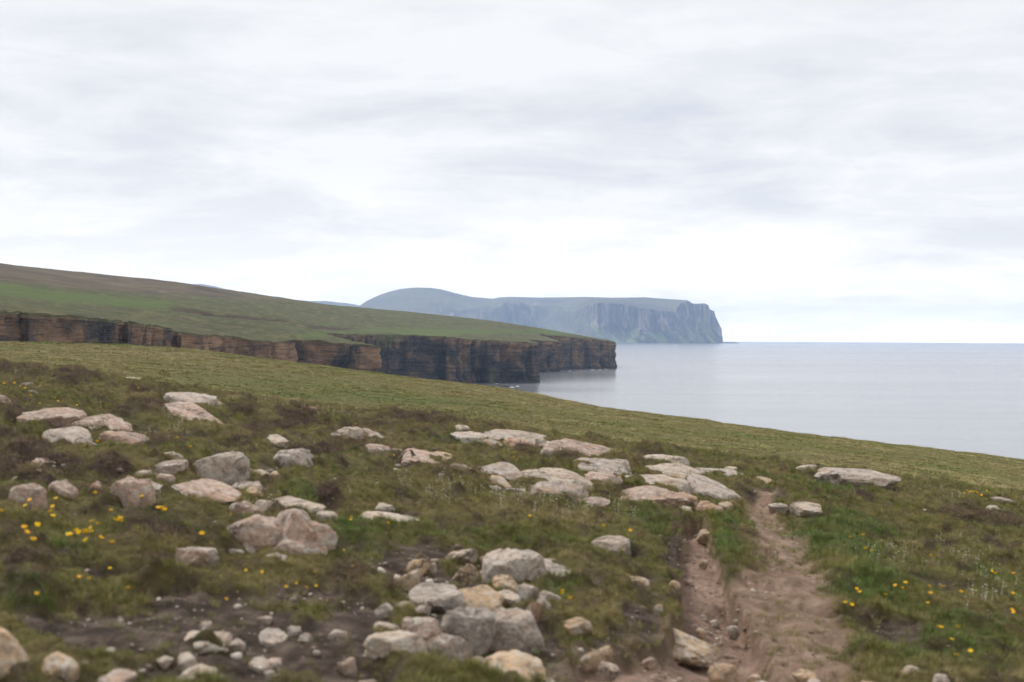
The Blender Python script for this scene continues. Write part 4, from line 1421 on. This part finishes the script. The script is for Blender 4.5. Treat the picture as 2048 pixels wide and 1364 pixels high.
nx = len(x)
scl = (0.42 + 0.42 * r.uniform(0, 1, nx) ** 2) * (1 + 0.35 * mk['lush']) * (0.85 + 0.018 * R_)
scl *= 0.68 + 0.4 * sstep(-0.3, 0.5, fbm2(x * 1.3, y * 1.1, 2, 133))
scl *= 1 - 0.22 * sstep(1.5, -0.5, x)
kind = r.choice(6, nx, p=[0.21, 0.21, 0.21, 0.21, 0.08, 0.08])
scatter('grass', gc, np.c_[x, y, z], r.uniform(0, 6.28, nx), r.normal(0, 0.16, (nx, 2)), scl, kind, np.clip(tone, 0, 1),
        'short green and straw coloured moorland grass around the stones and track', 'grass')

# field turf beyond the ridge
fc_ = bpy.data.collections.new('field_tufts')
for k in range(3):
    proto(fc_, 'field_tuft_%d' % k, *blades(20, 0.10, 0.20, 0.016, 330 + k, 1.3), M_GRASS)
x, y, r = cand(120000, 30, 185, 24, 2, 1.0)
z = g_full(x, y)
nx = len(x)
tone = 0.26 + 0.20 * fbm2(x * 0.04, y * 0.025, 4, 141) + 0.14 * fbm2(x * 0.25, y * 0.12, 3, 142)
big = sstep(0.1, 0.7, fbm2(x * 0.12, y * 0.05, 3, 143))
tone += 0.22 * big + 0.17 * fbm2(x * 0.03, y * 0.14, 4, 145) + 0.07
scl = (0.6 + 0.6 * r.uniform(0, 1, nx) ** 2) * (0.7 + 0.005 * y) * (0.6 + 0.6 * sstep(-0.3, 0.6, fbm2(x * 0.3, y * 0.2, 2, 144)))
scatter('field_grass', fc_, np.c_[x, y, z], r.uniform(0, 6.28, nx), r.normal(0, 0.1, (nx, 2)), scl, r.integers(0, 3, nx), np.clip(tone, 0, 1),
        'close cropped olive grass of the smooth slope beyond the stony ridge', 'grass')

# heather
hc = bpy.data.collections.new('heather_clumps')


def heather_clump(seed):
    r_ = np.random.default_rng(seed)
    V, F = [], []
    for k in range(34):
        a, q = r_.uniform(0, 6.28), math.sqrt(r_.uniform(0, 1))
        bx, by = 0.09 * q * math.cos(a), 0.09 * q * math.sin(a)
        h = 0.085 * (1.1 - 0.6 * q * q) * r_.uniform(0.7, 1.15)
        dx, dy = 0.5 * bx + r_.normal(0, 0.012), 0.5 * by + r_.normal(0, 0.012)
        for j in range(5):
            s = 0.25 + 0.75 * j / 4
            px_, py_, pz_ = bx + dx * s, by + dy * s, h * s
            v = r_.normal(size=3)
            v /= np.linalg.norm(v)
            u = np.cross(v, r_.normal(size=3))
            u /= np.linalg.norm(u)
            c_ = np.array([px_, py_, pz_])
            i0 = len(V)
            ww = r_.uniform(0.007, 0.012)
            V += [tuple(c_ - v * ww), tuple(c_ + u * ww * 0.6), tuple(c_ + v * ww)]
            F.append((i0, i0 + 1, i0 + 2))
    return V, F


for k in range(4):
    proto(hc, 'heather_%d' % k, *heather_clump(350 + k), M_HEATH)
x, y, r = cand(95000, 4.5, 33, 25, 3, 1.0)
mk = masks(x, y)
dens = np.clip(mk['heather'] * 0.75 + 0.03 * (1 - mk['soil']) * sstep(0.0, 0.6, fbm2(x * 1.2, y, 3, 151)), 0, 1) * (1 - mk['path']) * (1 - 0.85 * mk['soil'])
ok = (r.uniform(0, 1, len(x)) < dens) & clear_of_stones(x, y, 0.9)
x, y = x[ok], y[ok]
mk = {k: v[ok] for k, v in mk.items()}
nx = len(x)
z = g_full(x, y, mk)
tone = 0.42 + 0.6 * fbm2(x * 1.1, y * 0.9, 3, 152)
scl = (0.36 + 0.36 * r.uniform(0, 1, nx)) * (0.85 + 0.015 * np.hypot(x, y)) * (0.55 + 0.5 * mk['heather'])
scatter('heather', hc, np.c_[x, y, z], r.uniform(0, 6.28, nx), r.normal(0, 0.2, (nx, 2)), scl, r.integers(0, 4, nx), np.clip(tone, 0, 1),
        'dark brown heather growing in low humps between the stones', 'heather')

# gravel on the track and the bare soil
bm_ = bmesh.new()
bmesh.ops.create_icosphere(bm_, subdivisions=2, radius=1.0)
I2 = np.array([v.co[:] for v in bm_.verts])
I2F = np.array([[v.index for v in f.verts] for f in bm_.faces])
bm_.free()
pc = bpy.data.collections.new('gravel_bits')
for k in range(5):
    q = rock_pts(2.0, 1.5, 0.7, 700 + k, 14, False, 1.0, I2)
    proto(pc, 'gravel_%d' % k, q, I2F, M_PEB)
x, y, r = cand(60000, 4.4, 24, 24, 4, 1.15)
mk = masks(x, y)
dens = np.clip(0.75 * mk['t0'] + 0.30 * mk['t1'] + 0.30 * mk['soil'], 0, 1) * (0.35 + 0.65 * sstep(-0.1, 0.5, fbm2(x * 1.7, y * 1.5, 2, 161)))
ok = (r.uniform(0, 1, len(x)) < dens) & clear_of_stones(x, y, 0.9)
x, y = x[ok], y[ok]
mk = {k: v[ok] for k, v in mk.items()}
nx = len(x)
z = g_full(x, y, mk)
scl = 0.004 + 0.011 * r.uniform(0, 1, nx) ** 3 + 0.02 * r.uniform(0, 1, nx) ** 14
rx_, ry_ = [], []
for (a_, b_, c_, d_, n_) in [(970, 1230, 190, 80, 100), (500, 1300, 230, 50, 24), (1150, 965, 260, 36, 90), (860, 925, 150, 40, 60), (180, 960, 200, 40, 50), (520, 985, 120, 40, 45),
                             (1350, 1330, 200, 30, 60), (850, 1130, 90, 40, 40), (1430, 1200, 60, 60, 40), (250, 850, 220, 30, 30)]:
    for _k in range(n_):
        q = hit(a_ + rng.normal() * c_ * 0.5, b_ + rng.normal() * d_ * 0.5)
        rx_.append(q[0])
        ry_.append(q[1])
rx_, ry_ = np.array(rx_), np.array(ry_)
kk_ = clear_of_stones(rx_, ry_, 0.9)
rx_, ry_ = rx_[kk_], ry_[kk_]
x, y = np.r_[x, rx_], np.r_[y, ry_]
z = np.r_[z, g_full(rx_, ry_) - 0.004]
scl = np.r_[scl, 0.006 + 0.034 * rng.uniform(0, 1, len(rx_)) ** 3]
nx = len(x)
scatter('gravel', pc, np.c_[x, y, z], r.uniform(0, 6.28, nx), r.normal(0, 0.2, (nx, 2)), scl, r.integers(0, 5, nx), r.uniform(0, 1, nx),
        'small tan stones and grit on the worn track and bare soil', 'gravel')

# little white flower heads and seed heads
wc = bpy.data.collections.new('white_heads')


def stalk_head(h, rad_, seed, heads=3):
    r_ = np.random.default_rng(seed)
    V, F = [], []
    for k in range(heads):
        ox, oy, hh = r_.normal(0, 0.012), r_.normal(0, 0.012), h * r_.uniform(0.7, 1.1)
        i0 = len(V)
        ww = 0.0012
        V += [(ox - ww, oy, 0), (ox + ww, oy, 0), (ox, oy, hh)]
        F.append((i0, i0 + 1, i0 + 2))
        i0 = len(V)
        for v in OCT:
            V.append((ox + v[0] * rad_, oy + v[1] * rad_, hh + v[2] * rad_ * 0.8))
        F += [tuple(i0 + q for q in f) for f in OCTF]
    return V, F


OCT = [(1, 0, 0), (-1, 0, 0), (0, 1, 0), (0, -1, 0), (0, 0, 1), (0, 0, -1)]
OCTF = [(0, 2, 4), (2, 1, 4), (1, 3, 4), (3, 0, 4), (2, 0, 5), (1, 2, 5), (3, 1, 5), (0, 3, 5)]
for k in range(3):
    proto(wc, 'white_%d' % k, *stalk_head(0.07, 0.0046, 380 + k, 1 + k), M_WHITE)
pts = []
for (cx_, cy_, rx_, ry_, n_) in [(1170, 1020, 110, 28, 60), (1030, 1010, 60, 16, 30), (1960, 1130, 90, 60, 40), (1850, 1120, 110, 50, 24), (1780, 1100, 60, 22, 18), (1950, 1000, 90, 10, 40),
                                 (1800, 985, 120, 10, 50), (345, 830, 30, 12, 30), (130, 752, 120, 8, 60), (480, 815, 180, 12, 60), (330, 865, 60, 10, 25), (650, 835, 80, 10, 35), (900, 990, 120, 16, 30),
                                 (270, 1000, 60, 8, 12), (560, 1005, 60, 10, 10), (1980, 1210, 60, 30, 30), (1700, 980, 60, 8, 20), (820, 985, 80, 12, 16)]:
    for _k in range(n_):
        q = hit(cx_ + rng.normal() * rx_ * 0.55, cy_ + rng.normal() * ry_ * 0.55)
        pts.append(q)
pts = np.array(pts)
pts = pts[clear_of_stones(pts[:, 0], pts[:, 1], 0.9)]
nx = len(pts)
z = g_full(pts[:, 0], pts[:, 1])
scatter('white_flower_heads', wc, np.c_[pts, z], rng.uniform(0, 6.28, nx), rng.normal(0, 0.15, (nx, 2)), rng.uniform(0.8, 1.4, nx), rng.integers(0, 3, nx), np.zeros(nx),
        'tiny whitish seed heads sprinkled through the moorland grass', 'flower heads')

# ------------------------------------------------------------------ yellow flowers, one by one
def bloom_mesh(seed, n):
    r_ = np.random.default_rng(seed)
    V, F = [], []
    for k in range(n):
        a = 6.28 * k / n + r_.uniform(-0.3, 0.3)
        c_, s_ = math.cos(a), math.sin(a)
        ln, wd = 0.013 * r_.uniform(0.8, 1.2), 0.0065
        i0 = len(V)
        for (u, v, h_) in ((0, 0, 0), (0.5, 1, 0.006), (1, 0.55, 0.009), (1, -0.55, 0.009), (0.5, -1, 0.006), (0.55, 0, 0.010), (0.6, 0, -0.001)):
            V.append((c_ * u * ln - s_ * v * wd, s_ * u * ln + c_ * v * wd, h_))
        F += [(i0, i0 + 1, i0 + 5), (i0 + 1, i0 + 2, i0 + 5), (i0 + 2, i0 + 3, i0 + 5), (i0 + 3, i0 + 4, i0 + 5), (i0 + 4, i0, i0 + 5),
              (i0, i0 + 6, i0 + 1), (i0 + 1, i0 + 6, i0 + 2), (i0 + 2, i0 + 6, i0 + 3), (i0 + 3, i0 + 6, i0 + 4), (i0 + 4, i0 + 6, i0)]
    return mesh_from('bloom', V, F, False)


BLOOM = [bloom_mesh(500 + k, n) for k, n in enumerate((5, 6, 7))]
sv, sf = [], []
for k in range(5):
    s = k / 4
    for j in range(4):
        a = j * math.pi / 2
        sv.append((0.0012 * math.cos(a) + 0.006 * s * s, 0.0012 * math.sin(a), 0.075 * s))
for k in range(4):
    for j in range(4):
        a, b_ = k * 4 + j, k * 4 + (j + 1) % 4
        sf.append((a, b_, b_ + 4, a + 4))
STEM = mesh_from('stem', sv, sf)
Z3 = [(245, 150), (320, 138), (285, 285), (270, 290), (600, 165), (625, 175), (668, 102), (692, 98), (757, 140), (775, 155), (800, 180), (830, 72), (838, 85), (880, 165), (995, 255), (1028, 18), (1060, 12), (1455, 2), (1480, 0), (240, 205)]
fl = [(a / 4.4875, 1060 + b_ / 4.4875, 1.25, 0) for a, b_ in Z3]
fl += [(a / 2.7057, 860 + b_ / 2.7057, 1.2, 0) for a, b_ in [(5, 458), (150, 448), (160, 440), (272, 425), (285, 440), (278, 450), (500, 378), (305, 368), (480, 465), (525, 480), (605, 510), (630, 548), (620, 545), (878, 537), (865, 542), (1095, 603), (1100, 622), (757, 397)]]
fl += [(a / 4.4875, 1060 + b_ / 4.4875, 0.9, 1) for a, b_ in [(315, 595), (1145, 485), (705, 420), (800, 445), (985, 400)]]
fl += [(a / 4.5475, 720 + b_ / 4.5475, 1.0, 2) for a, b_ in [(130, 285), (185, 290), (215, 290), (230, 293), (270, 315), (40, 295), (355, 415), (505, 415), (520, 420), (695, 390), (1160, 320), (1245, 312), (1610, 765), (1725, 805), (745, 805), (880, 805)]]
fl += [(1250 + a / 2.566, 880 + b_ / 2.566, 1.1, 3) for a, b_ in [(1157, 493), (1225, 492), (1230, 598), (1275, 600), (1145, 803), (1158, 806), (1190, 788), (1203, 782), (1400, 770), (1412, 776), (1440, 772), (1560, 800), (1570, 808), (1643, 803), (1557, 835),
                                                                 (1895, 708), (1900, 716), (1985, 712), (2003, 830), (1712, 835), (1985, 908), (2000, 950), (1718, 945), (1608, 975), (1628, 980), (1710, 1103), (1765, 1130), (1570, 592), (1690, 1020), (1345, 770)]]
fl += [(1930 + 4 * k + rng.uniform(-2, 2), 1000 + rng.uniform(-3, 3), 1.0, 4) for k in range(12)]
fl += [(650 + a / 2.409, 800 + b_ / 2.409, 1.0, 5) for a, b_ in [(1145, 922), (1140, 932), (1180, 965), (1340, 655), (1440, 760), (1475, 700)]]
fl += [(650 + a / 2.409, 800 + b_ / 2.409, 0.9, 6) for a, b_ in [(905, 297), (925, 300), (915, 292), (115, 600), (125, 610), (295, 620), (230, 580), (330, 300), (150, 112), (140, 116), (1180, 205), (990, 590)]]
fl += [(340 + a / 3.5525, 980 + b_ / 3.5525, 0.75, 7) for a, b_ in [(400, 768), (910, 630), (965, 645), (1055, 640), (1025, 590), (1255, 640), (1285, 635), (1120, 805), (1095, 340), (1230, 350), (540, 655), (665, 655), (160, 60), (430, 180), (830, 655), (1280, 245)]]
FLAB = ['yellow flower in the patch of blooms in front of the pink boulders at left', 'single yellow flower on the grassy bank at the lower left',
        'small yellow flower in the grass of the far left slope', 'yellow flower in the flowery grass right of the tracks',
        'yellow flower in the cluster beside the purple grey stone at the right edge', 'yellow flower in turf between the great grey slab and the left track',
        'yellow flower in the grass of the middle slope around the stone ledge', 'tiny yellow flower in the turf around the largest boulder']
for i, (a, b_, s, gidx) in enumerate(fl):
    g = hit(a, b_)
    off_px = 0.055 * s * FPX / g[1]
    g = hit(a, b_ + off_px)
    z = float(g_full(np.array([g[0]]), np.array([g[1]]))[0])
    far = 1.0 + 0.03 * g[1]
    root = link('yellow_flower', None, label=FLAB[gidx], cat='flower', group=FLAB[gidx].replace('yellow flower', 'yellow flowers').replace('single ', '').replace('tiny ', '').replace('small ', ''), loc=(g[0], g[1], z))
    root.empty_display_size = 0.02
    root.scale = (s * far * 0.72,) * 3
    root.rotation_euler = (rng.uniform(-0.25, 0.05), rng.uniform(-0.15, 0.15), rng.uniform(0, 6.28))
    bl = link('bloom', BLOOM[i % 3], M_YEL, parent=root, loc=(0.006, 0, 0.075))
    bl.rotation_euler = (rng.uniform(0.2, 0.7), 0, rng.uniform(0, 6.28))
    link('stem', STEM, M_STEM, parent=root)

# ------------------------------------------------------------------ air
hz_bm = bmesh.new()
bmesh.ops.create_cube(hz_bm, size=1.0)
hz_me = bpy.data.meshes.new('haze')
hz_bm.to_mesh(hz_me)
hz_bm.free()
hm = bpy.data.materials.new('haze_air')
hm.use_nodes = True
hm.node_tree.nodes.clear()
ht = NT(hm.node_tree)
ho = ht.new('ShaderNodeOutputMaterial')
hv = ht.new('ShaderNodeVolumePrincipled')
hv.inputs['Color'].default_value = (0.50, 0.68, 1.0, 1)
hv.inputs['Density'].default_value = 4.8e-5
hv.inputs['Anisotropy'].default_value = 0.3
ht.l.new(hv.outputs[0], ho.inputs['Volume'])
o = link('haze', hz_me, hm, label='thin pale blue sea haze filling the air', cat='haze', kind='stuff')
hz_top, hz_bot = 640.0, -62.0
o.scale = (56000, 29500, hz_top - hz_bot)
o.location = (0, 14000, (hz_top + hz_bot) / 2)
